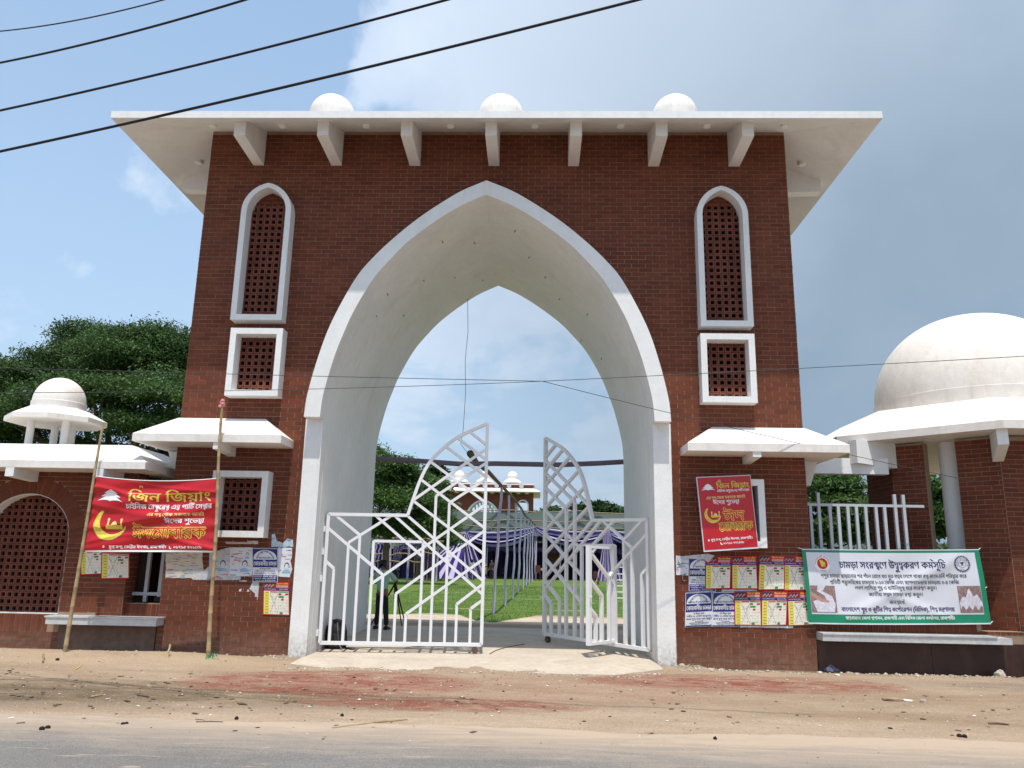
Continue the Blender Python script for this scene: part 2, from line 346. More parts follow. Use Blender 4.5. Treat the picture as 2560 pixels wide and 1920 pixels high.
# arc groove of the gate wheel
GH_L, GH_R = np.array([-2.87, .38]), np.array([2.90, .42])
rail = MB(); pts = [(2.9-2.8*math.sin(a), .42+2.8*math.cos(a)*1., 0) for a in np.linspace(R(52), R(86), 30)]
rail.tube([(p[0], p[1], float(slab_z(p[0], p[1]))+.004) for p in pts], .010, 5)
tag(rail.build('wheel_track', STEEL), 'thin curved steel wheel track set in the concrete inside the gate', 'track')
# lawn
def lawn_extra(t, P, col):
    st = vmul(t, P, (.5, 2., 1))
    col = mixc(t, ramp(t, noise(t, st, .35, 6, .6, .5), [(.35, 0), (.7, .7)]), col, (.16, .20, .05))
    return mixc(t, ramp(t, noise(t, vmul(t, P, (.25, 1.6, 1)), .7, 5, .6, .4), [(.64, 0), (.68, .9)]), col, (.55, .50, .36))
LAWN = mat('lawn sward', (.070, .135, .024), .9, .25, 1.1, .6, 40, .45, 30, .1, extra=lawn_extra)
lx = np.linspace(-40, 45, 140); lt = np.linspace(0, 1, 60); LX, LT = np.meshgrid(lx, lt)
LE = 11.3+3.2*(fbm(LX*.5, LX*0, 4, 51)-.5)-2.9*np.exp(-((LX+.3)/.8)**2)+.5*(fbm(LX*3, LX*0, 3, 52)-.5)
LY = LE+(130-LE)*LT**2.2; LZ = gz(LX, LY)+.035*np.clip((LY-LE)/.8, 0, 1)-.004
idx = np.arange(LX.size).reshape(LX.shape); fs = np.stack([idx[:-1, :-1], idx[:-1, 1:], idx[1:, 1:], idx[1:, :-1]], -1).reshape(-1, 4)
struct(quick('lawn', np.stack([LX, LY, LZ], -1).reshape(-1, 3), fs, LAWN))
GRASS = mat('grass blades', (.105, .190, .034), .8, .35, 3, trans=.3)
nb = 42000; gx = rng.uniform(-5.5, 5.5, nb); gy = 7.6+rng.uniform(0, 1, nb)**2.1*34
le = 11.3+3.2*(fbm(gx*.5, gx*0, 4, 51)-.5)-2.9*np.exp(-((gx+.3)/.8)**2)+.5*(fbm(gx*3, gx*0, 3, 52)-.5)
k = gy > le-.15+.3*rng.uniform(-1, 1, nb)**3; gx, gy = gx[k], gy[k]; nb = len(gx)
h = rng.uniform(.012, .036, nb); a = rng.uniform(0, 6.28, nb); w = .006+.004*(gy-7)/10; lean = rng.uniform(-.02, .02, (nb, 2)); zb = .0
V = np.stack([np.stack([gx-w*np.cos(a), gy-w*np.sin(a), gx*0+zb], -1), np.stack([gx+w*np.cos(a), gy+w*np.sin(a), gx*0+zb], -1), np.stack([gx+lean[:, 0], gy+lean[:, 1], zb+.02+h], -1)], 1).reshape(-1, 3)
stuff(quick('grass', V, np.arange(nb*3).reshape(-1, 3), GRASS), 'short green grass of the open ground beyond the gate', 'grass')

# ------------------------------------------------------------------ brickwork
BW, BH, JT = .262, .0835, .0095
BRK = {}
def brick_mesh(w, h=BH-JT, d=.03):
    key = (round(w, 3), round(h, 3))
    if key not in BRK:
        b = MB().box((-w/2, 0, -h/2), (w/2, d, h/2)); me = bpy.data.meshes.new('brick'); me.from_pydata(b.v, [], b.f); me.materials.append(BRICK); BRK[key] = me
    return BRK[key]
def brickwork(parent, org, dr, width, z0, z1, skip=lambda s, z: False, nmax=300, score=None, bw=BW, bh=BH, jt=JT, cuts=None, vert=False):
    """Courses on a vertical plane: org + s*dr, outward face 6 mm proud. The largest-looking bricks are objects, the rest one mesh."""
    ox, oy = org; dx, dy = dr; nxn, nyn = dy, -dx            # outward normal is to the right of dr
    L = []; nr = int((z1-z0)/bh)
    for r in range(nr+1):
        zc = z0+(r+.5)*bh
        if zc+bh/2 > z1+.001: break
        s = -(bw/2 if r % 2 else 0)+(0 if not vert else bw/2*(r % 2))
        while s < width-.01:
            a, e = max(s, 0), min(s+bw, width)
            for a_, e_ in (cuts(a, e, zc) if cuts else ((a, e),)):
                if e_-a_ > .03 and not skip((a_+e_)/2, zc): L.append(((a_+e_)/2, zc, e_-a_-jt))
            s += bw
    ang = math.atan2(dy, dx)
    if score is None: score = lambda p: (p[0]-CP[0])**2+(p[1]-CP[1])**2+(p[2]-CP[2])**2
    L = [(ox+dx*s+nxn*.006, oy+dy*s+nyn*.006, z, w) for s, z, w in L]
    L.sort(key=score); rest = MB(); h = bh-jt
    for i, (x, y, z, w) in enumerate(L):
        jz = random.uniform(-.0012, .0012); jo = random.uniform(-.0022, .0022)
        if i < nmax:
            o = link('brick', brick_mesh(w, h), None); o.location = (x+nxn*jo, y+nyn*jo, z+jz); o.rotation_euler.z = ang
            o.parent = parent; o.matrix_parent_inverse = Matrix.Translation(-parent.location)
        else:
            c, sn = math.cos(ang), math.sin(ang); vs = []
            for lx_, ly_, lz_ in [(-w/2,0,-h/2),(w/2,0,-h/2),(w/2,.03,-h/2),(-w/2,.03,-h/2),(-w/2,0,h/2),(w/2,0,h/2),(w/2,.03,h/2),(-w/2,.03,h/2)]:
                vs.append((x+nxn*jo+lx_*c-ly_*sn, y+nyn*jo+lx_*sn+ly_*c, z+jz+lz_))
            rest.hexa(vs)
    if rest.n: stuff(rest.build('brick_courses', BRICK, parent, fix=False))
JM = None
def jali_mesh(p=.122, hole=.070, d=.07):
    b = MB(); o = p/2-.003; i = hole/2
    ring = lambda r, y: [(-r, y, -r), (r, y, -r), (r, y, r), (-r, y, r)]
    b.add(ring(o, 0)+ring(i, 0)+ring(i, d)+ring(o, d), [(k, (k+1) % 4, 4+(k+1) % 4, 4+k) for k in range(4)]+[(4+k, 4+(k+1) % 4, 8+(k+1) % 4, 8+k) for k in range(4)]+[(12+k, 12+(k+1) % 4, (k+1) % 4, k) for k in range(4)])
    me = bpy.data.meshes.new('jali_block'); me.from_pydata(b.v, [], b.f); me.materials.append(TERRA); return me
JM = jali_mesh()
def jali(parent, x0, x1, z0, z1, y, ok=lambda x, z: True, p=.122, off=0.):
    n = 0; z = z0+p/2
    while z-p/2 < z1:
        x = x0+p/2-off
        while x-p/2 < x1:
            if ok(x, z):
                o = link('jali_block', JM, None); o.location = (x, y, z); o.scale = (p/.122, 1, p/.122)
                o.parent = parent; o.matrix_parent_inverse = Matrix.Translation(-parent.matrix_world.translation) if parent.type == 'EMPTY' else Matrix.Identity(4); n += 1
            x += p
        z += p
    return n

# ------------------------------------------------------------------ gatehouse
WX, HT, DEP = 5.62, 9.85, 4.5
TRIM = -.45
OUT = [(-3.22, 4.03), (-3.185, 4.45), (-3.04, 5.14), (-2.84, 5.8), (-2.47, 6.6), (-2.15, 7.04), (-1.77, 7.44), (-1.37, 7.80), (-.96, 8.11), (-.56, 8.37), (-.11, 8.58)]
INN = [(-2.935, 4.03), (-2.90, 4.45), (-2.76, 5.1), (-2.62, 5.55), (-2.45, 6.0), (-2.14, 6.6), (-1.82, 7.02), (-1.5, 7.37), (-1.0, 7.78), (-.55, 8.08), (-.11, 8.29)]
def smooth(pts, k=6):
    r = []; P_ = [2*np.array(pts[0])-np.array(pts[1])]+[np.array(p) for p in pts]+[2*np.array(pts[-1])-np.array(pts[-2])]
    for i in range(1, len(P_)-2):
        for t in np.arange(0, 1, 1/k):
            a, b_, c, d = P_[i-1], P_[i], P_[i+1], P_[i+2]
            r.append(.5*((2*b_)+(-a+c)*t+(2*a-5*b_+4*c-d)*t*t+(-a+3*b_-3*c+d)*t**3))
    r.append(P_[-2]); return [tuple(map(float, q)) for q in r]
def both(half):                                       # left flank to apex, then mirrored down the right side
    c = half[-1][0]; h = smooth(half)
    rr = [(c+(-p[0]+c)*(abs(half[0][0])-c)/(abs(half[0][0])+c), p[1]) for p in h[:-1]][::-1]
    return h+rr
outer = both(OUT); inner = both(INN)
def mid_arch(f): return [(a[0]*(1-f)+b_[0]*f, a[1]*(1-f)+b_[1]*f) for a, b_ in zip([outer[int(i*(len(outer)-1)/60)] for i in range(61)], [inner[int(i*(len(inner)-1)/60)] for i in range(61)])]
gate = thing('gatehouse', 'tall red brick gatehouse with pointed white arch and flat white overhanging roof', 'gatehouse')
def arched(x0, x1, z0, z1, zs, n=9):                  # window outline with a pointed head springing at zs
    c = (x0+x1)/2; w, h = x1-x0, z1-zs; r = (w*w/4+h*h)/w; l = [(x0, z0), (x0, zs)]; am = math.asin(min(1., h/r))
    for i in range(1, n+1): a = am*i/n; l.append((x0+r-r*math.cos(a), zs+r*math.sin(a)))
    return l+[(2*c-x, z) for x, z in l[:-1][::-1]]
rect = lambda x0, x1, z0, z1: [(x0, z0), (x0, z1), (x1, z1), (x1, z0)]
WIN = [('t', -4.79, -3.83, 5.865, 8.61), ('t', 3.83, 4.78, 5.825, 8.58), ('s', -4.755, -3.785, 4.435, 5.705), ('s', 3.815, 4.78, 4.42, 5.685), ('s', -4.81, -3.82, 1.93, 3.08), ('s', 3.84, 4.815, 1.91, 3.07)]
ma = mid_arch(.5)
def wout(k, x0, x1, z0, z1): return arched(x0, x1, z0, z1, z1-.58) if k == 't' else rect(x0, x1, z0, z1)
holes = [wout(k, x0+.08, x1-.08, z0+.08, z1-.08) for k, x0, x1, z0, z1 in WIN]
front = [(-WX, -.12), (-WX, HT), (WX, HT), (WX, -.12), (3.1, -.12), (3.1, 4.0)]+ma[::-1]+[(-3.1, 4.0), (-3.1, -.12)]
b = MB(); b.extr(front, holes, 0., .25)
b.extr([(-WX, -.12), (-WX, HT), (WX, HT), (WX, -.12), (3.1, -.12), (3.1, 4.0)]+ma[::-1]+[(-3.1, 4.0), (-3.1, -.12)], [], DEP-.2, DEP-.03)
for sx_ in (-1, 1): b.box((min(sx_*WX, sx_*(WX-.25)), .25, -.12), (max(sx_*WX, sx_*(WX-.25)), DEP-.2, HT))
b.build('wall', MORT, gate)
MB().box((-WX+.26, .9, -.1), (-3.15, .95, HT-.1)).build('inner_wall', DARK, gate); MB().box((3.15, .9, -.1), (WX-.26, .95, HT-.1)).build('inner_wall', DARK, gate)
def poly_in(poly, x, z):
    c = False; j = len(poly)-1
    for i in range(len(poly)):
        (xi, zi), (xj, zj) = poly[i], poly[j]
        if (zi > z) != (zj > z) and x < (xj-xi)*(z-zi)/(zj-zi)+xi: c = not c
        j = i
    return c
ARC = [(-3.12, -.2)]+mid_arch(.45)+[(3.12, -.2)]
def gskip(s, z):
    x = s-WX
    return poly_in(ARC, x, z) or (abs(x) < 3.12 and z < 4.03)
def gcuts(a, e, z):
    for k, x0, x1, z0, z1 in WIN:
        if z0+.05 < z < z1-(.30 if k == 't' else .05):
            lo, hi = x0+.04+WX, x1-.04+WX
            if e > lo and a < hi: return [q for q in ((a, min(e, lo)), (max(a, hi), e)) if q[1]-q[0] > .03]
    return [(a, e)]
brickwork(gate, (-WX, 0), (1, 0), 2*WX, -.07, HT-.02, gskip, 300, cuts=gcuts, score=lambda p: p[2]*1.2+abs(abs(p[0])-4.6)*.2)
for xx, dr in ((WX, (0, 1)), (-WX, (0, -1))):
    brickwork(gate, (xx, 0 if xx > 0 else DEP-.05), dr, DEP-.05, -.07, HT-.02, nmax=0)
# white arch: trim, jambs and the barrel of the passage
ring = outer+inner[::-1]
MB().extr(ring, [], TRIM, -.0).build('arch_trim', WHITE, gate)
MB().box((-3.245, -.22, -.2), (-2.935, -.002, 4.028)).build('jamb', WHITE, gate); MB().box((2.935, -.22, -.2), (3.245, -.002, 4.028)).build('jamb', WHITE, gate)
inn2 = [(p[0]*.998, p[1]-.004) for p in inner]; outc = [(p[0]*1.06, p[1]+.16) for p in inner]
MB().extr([(-3.1, -.2), (-3.1, 4.03)]+outc[1:-1]+[(3.1, 4.03), (3.1, -.2)]+[(2.932, -.2)]+inn2[::-1]+[(-2.932, -.2)], [], .001, DEP).build('vault', WHITE, gate)
sb = MB()
for (u, v) in [(1105, 602), (1185, 605), (1058, 698), (1135, 690), (1205, 697), (968, 732), (1008, 785), (940, 785), (1290, 575), (1400, 745), (1470, 783), (1455, 847), (1505, 893), (1525, 995), (1325, 640), (1365, 690)]:
    best = None                                       # short cut-off wire ends left in the vault
    for yy in np.arange(.3, 4.2, .1):
        p = W(u, v, yy)
        if not poly_in(inner+[(2.93, 0), (-2.93, 0)], p[0], p[2]): best = p; break
    if best is not None: sb.tube([best, best+np.array([-np.sign(best[0])*.03, -.05, -.07])], .008, 5)
sb.build('wire_stub', WIRE, gate)
for i, (k, x0, x1, z0, z1) in enumerate(WIN):
    th = .105 if k == 't' else .11
    o_ = wout(k, x0, x1, z0, z1); i_ = arched(x0+th, x1-th, z0+th, z1-.09, z1-.58) if k == 't' else rect(x0+th, x1-th, z0+th, z1-th)
    f = MB().extr(o_, [i_], -.265, .06).build('window_frame', WHITE, gate)
    if i == 5: f['label'] = 'white window frame half hidden behind the tilted red board'
    ok = (lambda x, z, i_=i_: poly_in([(a*1.0+(a-sum(q[0] for q in i_)/len(i_))*.10, c+(.03 if c > 1 else 0)) for a, c in i_], x, z-.02)) if k == 't' else (lambda x, z: True)
    jali(f, x0+th-.005, x1-th-.01, z0+th-.01, z1-th+.0, .005, ok, p=.1265, off=.0)
# roof with sloping soffit, brackets, downlights and three domes
RX_, RY0, RY1, RZ_ = 6.88, -1.4, DEP+1.4, 9.30
b = MB(); ft = .135
ins = [(-WX-.0, -.0, HT), (WX, 0, HT), (WX, DEP, HT), (-WX, DEP, HT)]; ed = [(-RX_, RY0, RZ_), (RX_, RY0, RZ_), (RX_, RY1, RZ_), (-RX_, RY1, RZ_)]
top = [(x, y, z+ft) for x, y, z in ed]; rid = [(-WX, .3, HT+.12), (WX, .3, HT+.12), (WX, DEP-.3, HT+.12), (-WX, DEP-.3, HT+.12)]
b.add(ins+ed+top+rid, [(0, 1, 2, 3)]+[(k, (k+1) % 4, 4+(k+1) % 4, 4+k) for k in range(4)]+[(4+k, 4+(k+1) % 4, 8+(k+1) % 4, 8+k) for k in range(4)]+[(8+k, 8+(k+1) % 4, 12+(k+1) % 4, 12+k) for k in range(4)]+[(12, 13, 14, 15)])
roof = b.build('roof', WHITE, gate)
sof = lambda d: HT-(HT-RZ_)*d/1.4
for i in range(7):
    x = -4.64+i*1.545
    MB().hexa([(x-.105, -1.06, 9.15), (x+.105, -1.06, 9.15), (x+.105, .01, 9.115), (x-.105, .01, 9.115), (x-.105, -1.06, sof(1.06)+.02), (x+.105, -1.06, sof(1.06)+.02), (x+.105, .01, HT+.01), (x-.105, .01, HT+.01)]).build('bracket', WHITE, gate)
for s_ in (-1, 1):
    x0, x1 = s_*WX, s_*(WX+1.06)
    MB().hexa([(x0, 1.1, 9.12), (x1, 1.1, 9.15), (x1, 1.31, 9.15), (x0, 1.31, 9.12), (x0, 1.1, HT), (x1, 1.1, 9.42), (x1, 1.31, 9.42), (x0, 1.31, HT)]).build('bracket', WHITE, gate)
for x, y in [(-5.3, -.75), (-3.97, -.75), (-2.38, -.75), (-.79, -.75), (.79, -.75), (2.38, -.75), (3.97, -.75), (5.4, -.75), (-6.2, .75), (6.2, .75)]:
    d = max(-y, abs(x)-WX); z = sof(min(d*1.0, 1.38)) if abs(x) < WX else HT-(HT-RZ_)*(abs(x)-WX)/1.26
    MB().lathe((x, y, z), [(.0, -.045), (.065, -.045), (.075, -.03), (.075, .05)], 16).build('downlight', WHITE, gate, smooth=True)
for u in (833, 1253, 1686):
    c = W(u, 270, 2.2); r_ = (W(u+56, 270, 2.2)[0]-W(u-56, 270, 2.2)[0])/2; zt = W(u, 243, 2.2)[2]; z0 = RZ_+.2
    prof = [(r_+.12, z0), (r_+.12, z0+.10), (r_+.02, z0+.10)]+[(r_*1.0*math.cos(t), zt-r_+r_*math.sin(t)) for t in np.linspace(-.12, math.pi/2*.995, 16)]
    MB().lathe((c[0], 2.2, 0), prof, 40).build('dome', WROOF, gate, smooth=True)
def canopy(parent, x0, x1, q, zb, ft, xw0, xw1, zw, left_wrap=0., m=WROOF):
    """Hipped slab on the wall: front edge q out, fascia ft high, rising to zw at the wall."""
    b = MB(); zt = zb+ft
    A = [(x0, -q, zb), (x1, -q, zb), (x1, left_wrap if x1 > WX else 0., zb), (x0, left_wrap if x0 < -WX else 0., zb)]
    T = [(x, y, zt) for x, y, z in A]; Wt = [(xw0, 0, zw), (xw1, 0, zw), (xw1, A[2][1], zw), (xw0, A[3][1], zw)]
    b.add(A+T+Wt, [(0, 1, 2, 3), (0, 1, 5, 4), (1, 2, 6, 5), (3, 0, 4, 7), (2, 3, 7, 6), (4, 5, 9, 8), (5, 6, 10, 9), (7, 4, 8, 11), (8, 9, 10, 11)])
    return b.build('canopy', m, parent)
canopy(gate, -6.10, -3.50, .72, 3.52, .135, -5.66, -4.05, 4.06, 1.2); canopy(gate, 3.44, 6.14, .72, 3.49, .135, 4.02, 5.66, 4.02, 1.2)
for x in (-4.61, 4.60):
    MB().hexa([(x-.07, -.70, 3.40), (x+.07, -.70, 3.40), (x+.07, .01, 3.36), (x-.07, .01, 3.36), (x-.07, -.70, 3.53), (x+.07, -.70, 3.53), (x+.07, .01, 3.53), (x-.07, .01, 3.53)]).build('bracket', WHITE, gate)
for s_ in (-1, 1): MB().hexa([(s_*WX, .5, 3.05), (s_*(WX+.25), .5, 3.05), (s_*(WX+.25), .66, 3.05), (s_*WX, .66, 3.05), (s_*WX, .5, 3.5), (s_*(WX+.4), .5, 3.5), (s_*(WX+.4), .66, 3.5), (s_*WX, .66, 3.5)]).build('bracket', WHITE, gate)

# ------------------------------------------------------------------ gate leaves
BARS = dict(hinge=[(0, .155), (0, 2.39)], bottom=[(0, .155), (2.83, .155)], free=[(2.83, .155), (2.84, 4.14)], top=[(0, 2.385), (1.43, 2.395)],
 a=[(2.51, 3.975), (2.83, 3.735)], b=[(2.275, 3.858), (2.83, 3.458)], c=[(2.065, 3.687), (2.83, 3.145)], d=[(1.8, 3.39), (2.83, 2.67)], e=[(1.629, 3.06), (2.83, 2.2)], f=[(1.509, 2.664), (2.83, 1.733)],
 g=[(1.437, 2.375), (2.83, 1.26)], h=[(1.193, 2.38), (2.83, 1.02)], i=[(.843, 2.38), (1.725, 1.665)], j=[(.113, 2.38), (.585, 2.02)], k=[(0, 2.14), (1.039, 1.322)], l=[(0, 1.555), (.157, 1.425)], l2=[(.157, 1.425), (.157, .17)],
 m1=[(.386, 1.887), (1.122, 2.38)], m2=[(.83, 1.168), (2.83, 2.62)], m3=[(1.279, 1.008), (2.83, 2.144)], m4=[(1.476, .662), (2.83, 1.64)], m5=[(2.37, .841), (2.83, 1.20)], m6=[(2.623, .77), (2.83, .92)],
 m7=[(1.509, 2.67), (2.83, 3.66)], m8=[(1.926, 2.759), (2.83, 3.39)], m9=[(2.175, 2.638), (2.83, 3.09)],
 v1=[(1.926, 2.759), (1.926, .17)], v2=[(2.175, 2.638), (2.175, .17)], v3=[(.39, 1.887), (.39, .17)], v4=[(.585, 2.02), (.585, .17)], v5=[(.835, 1.93), (.835, .17)], mm=[(.835, 1.925), (1.727, 1.925)],
 v6=[(1.033, 1.322), (1.033, .17)], v7=[(1.281, 1.008), (1.281, .17)], v8=[(1.475, .662), (1.475, .17)], v9=[(1.727, 1.925), (1.727, .17)], vA=[(2.372, .841), (2.372, .17)], vB=[(2.623, .77), (2.623, .17)])
CURVE = [(1.425, 2.40), (1.508, 2.685), (1.629, 3.06), (1.8, 3.405), (2.065, 3.687), (2.275, 3.858), (2.51, 3.986), (2.84, 4.14)]
def clip(a, b_, x0, x1, z0, z1):                      # split a segment by a rectangle: (inside, [outside...])
    t0, t1 = 0., 1.; d = (b_[0]-a[0], b_[1]-a[1])
    for p, q in ((-d[0], a[0]-x0), (d[0], x1-a[0]), (-d[1], a[1]-z0), (d[1], z1-a[1])):
        if abs(p) < 1e-9:
            if q < 0: return None, [(a, b_)]
            continue
        r = q/p
        if p < 0: t0 = max(t0, r)
        else: t1 = min(t1, r)
    if t0 >= t1-1e-4: return None, [(a, b_)]
    P_ = lambda t: (a[0]+d[0]*t, a[1]+d[1]*t); out = []
    if t0 > .001: out.append((a, P_(t0)))
    if t1 < .999: out.append((P_(t1), b_))
    return (P_(t0), P_(t1)), out
def leaf(label, H, F_, side, wicket=None, tilt=0.):
    t = thing('gate_leaf', label, 'gate', (H[0], H[1], 0), 'leaves of the white entrance gate')
    d = (F_-H)/np.linalg.norm(F_-H); n = np.array([d[1], -d[0], 0])
    P_ = lambda s, z: (H[0]+d[0]*s, H[1]+d[1]*s, z+tilt*s)
    DP = .075
    for k, sg in BARS.items():
        fr = k in ('hinge', 'bottom', 'free', 'top')
        w = .058 if fr else .048; dp = DP if fr else DP*.96-.0009*(list(BARS).index(k) % 20)
        if wicket and k not in ('v5', 'v9', 'mm', 'bottom'):
            ins_, outs = clip(sg[0], sg[1], .84, 1.722, .1, 1.92)
        else: outs = [tuple(sg)]
        for a, c in outs:
            if math.dist(a, c) < .03: continue
            MB().bar(P_(*a), P_(*c), w, dp, n).build('frame_bar' if fr else 'lattice_bar', GPAINT, t)
    cv = MB(); pts = smooth(CURVE, 4)
    cs = []
    for i_, p_ in enumerate(pts):
        tt = np.array(pts[min(i_+1, len(pts)-1)])-np.array(pts[max(i_-1, 0)]); tt = tt/np.linalg.norm(tt); nn_ = np.array([-tt[1], tt[0]])*.028
        for sg_, dd in ((-1, -1), (1, -1), (1, 1), (-1, 1)): cs.append(np.array(P_(p_[0]+nn_[0]*sg_, p_[1]+nn_[1]*sg_))+n*dd*DP*.485)
    m4 = len(pts); cv.add(cs, [(4*q+e, 4*q+(e+1) % 4, 4*q+4+(e+1) % 4, 4*q+4+e) for q in range(m4-1) for e in range(4)]+[(3, 2, 1, 0), (4*m4-4, 4*m4-3, 4*m4-2, 4*m4-1)])
    cv.build('arched_rail', GPAINT, t)
    wz = float(slab_z(F_[0], F_[1])); wc = np.array(P_(2.72, 0)[:2])
    wh = MB(); wr = (.125+tilt*2.7-wz)/2
    for o_ in (-.02, .02):
        wh.tube([(wc[0]+n[0]*(o_-.012), wc[1]+n[1]*(o_-.012), wz+.058), (wc[0]+n[0]*(o_+.012), wc[1]+n[1]*(o_+.012), wz+.058)], .056, 16)
    wh.build('wheel', STEEL, t)
    MB().bar((wc[0], wc[1], wz+.05), (wc[0], wc[1], .14+tilt*2.7), .06, .07, n).build('wheel_fork', STEEL, t)
    for z in (.32, 1.25, 1.72, 2.12):
        hp = np.array([H[0]-side*-.0, H[1]]); q = hp-np.array([side, 0])*0
        MB().box((H[0]-(.075 if side < 0 else -.03), H[1]-.06, z-.05), (H[0]-(.03 if side < 0 else -.075), H[1]+.03, z+.05)).build('hinge', GPAINT, t)
    if side > 0:
        for z in (1.42, .86): MB().bar(P_(2.86, z), P_(2.95, z), .05, .02, n).build('lock_eye', GPAINT, t)
    return t, P_, d, n
def hash_(s): return sum(ord(c)*7 for c in s)
FL = np.array([-.03, .66]); FR = np.array([1.065, 2.62])
leaf('white lattice gate leaf at the left, nearly closed, with a tall quarter-arch end', GH_L, FL, -1)
tR, PR, dR, nR = leaf('white lattice gate leaf swung inward at the right, holding a small open door', GH_R, FR, 1, True, .015)
wf = np.array([1.82, .40]); whp = np.array(PR(.86, 0)[:2]); dw = (wf-whp)/np.linalg.norm(wf-whp); nw = np.array([dw[1], -dw[0], 0])
WP = lambda s, z: (whp[0]+dw[0]*(s-.86), whp[1]+dw[1]*(s-.86), z+.03)
wk = MB().bar(WP(.885, .2), WP(.885, 1.86), .05, .075, nw).build('wicket_door', GPAINT, tR)
MB().bar(WP(1.685, .175), WP(1.685, 1.885), .075, .08, nw).build('frame_bar', GPAINT, wk)
MB().bar(WP(.86, .2), WP(1.66, .2), .05, .074, nw).build('frame_bar', GPAINT, wk)
MB().bar(WP(.86, 1.86), WP(1.66, 1.86), .05, .074, nw).build('frame_bar', GPAINT, wk)
for k, sg in BARS.items():
    if k in ('v5', 'v9', 'mm', 'bottom', 'top', 'hinge', 'free'): continue
    i_, _ = clip(sg[0], sg[1], .9, 1.66, .21, 1.85)
    if i_ and math.dist(*i_) > .04: MB().bar(WP(*i_[0]), WP(*i_[1]), .046, .068, nw).build('lattice_bar', GPAINT, wk)
MB().tube([WP(1.70, 1.0), np.array(WP(1.70, 1.0))+nw*-.07, np.array(WP(1.74, 1.0))+nw*-.07], .012, 8).build('latch', GPAINT, wk)
#PART2
# ------------------------------------------------------------------ left wall with arched screen, bench and roof kiosk
lw = thing('screen_wall', 'brick side wall at the left with arched perforated screen under a white hipped roof', 'wall', (-8.5, 0, 0))
CX, CR, CO, ZS = -8.20, .80, 1.075, 1.86                # arch centre, inner and outer radius, springing
def parch(r, zt, n=14, z0=None):                     # pointed half-round head
    l = []
    for i in range(n+1):
        a = math.pi*(1-i/n); l.append((CX+r*math.cos(a), ZS+(zt-ZS)*math.sin(a)**.93))
    return l
inn_a = parch(CR, 2.64); out_a = parch(CO, 2.93)
hole = [(CX-CR, .57)]+inn_a+[(CX+CR, .57)]
b = MB(); b.extr([(-12.5, -.25), (-12.5, 3.25), (-6.28, 3.25), (-6.28, -.25)], [hole], 0., .38); b.build('wall', MORT, lw)
def lskip(s, z):
    x = s-12.5
    if z < .57 and z > .27: return x < CX+CR+.55
    if abs(x-CX) < CR and .25 < z < ZS: return True
    if z < .45 and x > -7.2: return True
    return False
def lcuts(a, e, z):
    if .57 < z < ZS:
        lo, hi = CX-CR+12.5, CX+CR+12.5
        if e > lo and a < hi: return [q for q in ((a, min(e, lo)), (max(a, hi), e)) if q[1]-q[0] > .03]
    if ZS <= z < 2.90:
        hw = (CO-.02)*math.sqrt(max(0., 1-((z-ZS)/(2.93-ZS))**(2/.93))); lo, hi = CX-hw+12.5, CX+hw+12.5
        if e > lo and a < hi: return [q for q in ((a, min(e, lo)), (max(a, hi), e)) if q[1]-q[0] > .03]
    return [(a, e)]
brickwork(lw, (-12.5, 0), (1, 0), 6.22, -.14, 3.2, lskip, 300, cuts=lcuts)
brickwork(lw, (-6.28, 0), (0, 1), .38, .55, 3.2, nmax=40)
for i in range(34):                                   # ring of brick-on-end round the arch
    a = math.pi*(i+.5)/34; f = lambda r, zt, q: (CX+r*math.cos(q), ZS+(zt-ZS)*math.sin(max(q, 0.))**.93 if 0 < q < math.pi else ZS)
    q0, q1 = a-math.pi/68+.004, a+math.pi/68-.004
    p = [f(CR+.004, 2.645, q0), f(CR+.004, 2.645, q1), f(CO, 2.93, q1), f(CO, 2.93, q0)]
    MB().extr(p, [], -.008, .03).build('brick', BRICK, lw)
for i in range(24):                                   # soldier course under the screen
    x = CX-CR-.9+i*.098
    if x < CX+CR+.5: MB().box((x, -.007, .285), (x+.089, .03, .56)).build('brick', BRICK, lw)
fr = MB().extr([(CX+(x-CX)*1.004, z) for x, z in hole], [[(CX+(x-CX)*.988, z-.01 if z > .6 else z+.008) for x, z in hole]], .012, .37).build('arch_reveal', WHITE, lw)
jali(fr, CX-CR, CX+CR, .575, 2.62, .24, lambda x, z: poly_in([(CX+(a-CX)*1.04, c+.03) for a, c in hole], x, z), p=.1185)
MB().box((-12.5, .02, .25), (-6.29, .36, .27)).build('ledge', MORT, lw)
# canopy slab of the side wall: hipped, rising to a ridge
def hip(parent, x0, x1, y0, y1, zb, ft, rx0, rx1, ry0, ry1, zr, m=WROOF, name='roof'):
    A = [(x0, y0, zb), (x1, y0, zb), (x1, y1, zb), (x0, y1, zb)]; T = [(x, y, z+ft) for x, y, z in A]
    Q = [(rx0, ry0, zr), (rx1, ry0, zr), (rx1, ry1, zr), (rx0, ry1, zr)]
    return MB().add(A+T+Q, [(3, 2, 1, 0)]+[(k, (k+1) % 4, 4+(k+1) % 4, 4+k) for k in range(4)]+[(4+k, 4+(k+1) % 4, 8+(k+1) % 4, 8+k) for k in range(4)]+[(8, 9, 10, 11)]).build(name, m, parent)
hip(lw, -13.2, -5.82, -.7, 2.4, 3.035, .125, -12, -6.58, .22, 1.5, 3.57)
for x in (-8.18, -6.61, -9.75, -11.3): MB().hexa([(x-.075, -.7, 2.88), (x+.075, -.7, 2.88), (x+.075, .01, 2.85), (x-.075, .01, 2.85), (x-.075, -.7, 3.04), (x+.075, -.7, 3.04), (x+.075, .01, 3.04), (x-.075, .01, 3.04)]).build('bracket', WHITE, lw)
MB().box((-12.5, .37, -.2), (-12.3, 2.2, 3.1)).build('back_wall', MORT, lw)
stuff(MB().box((-12.4, 2.2, -.2), (-6.6, 2.35, 3.1)).build('rear_screen', TERRA, lw)).__setitem__('kind', 'stuff')
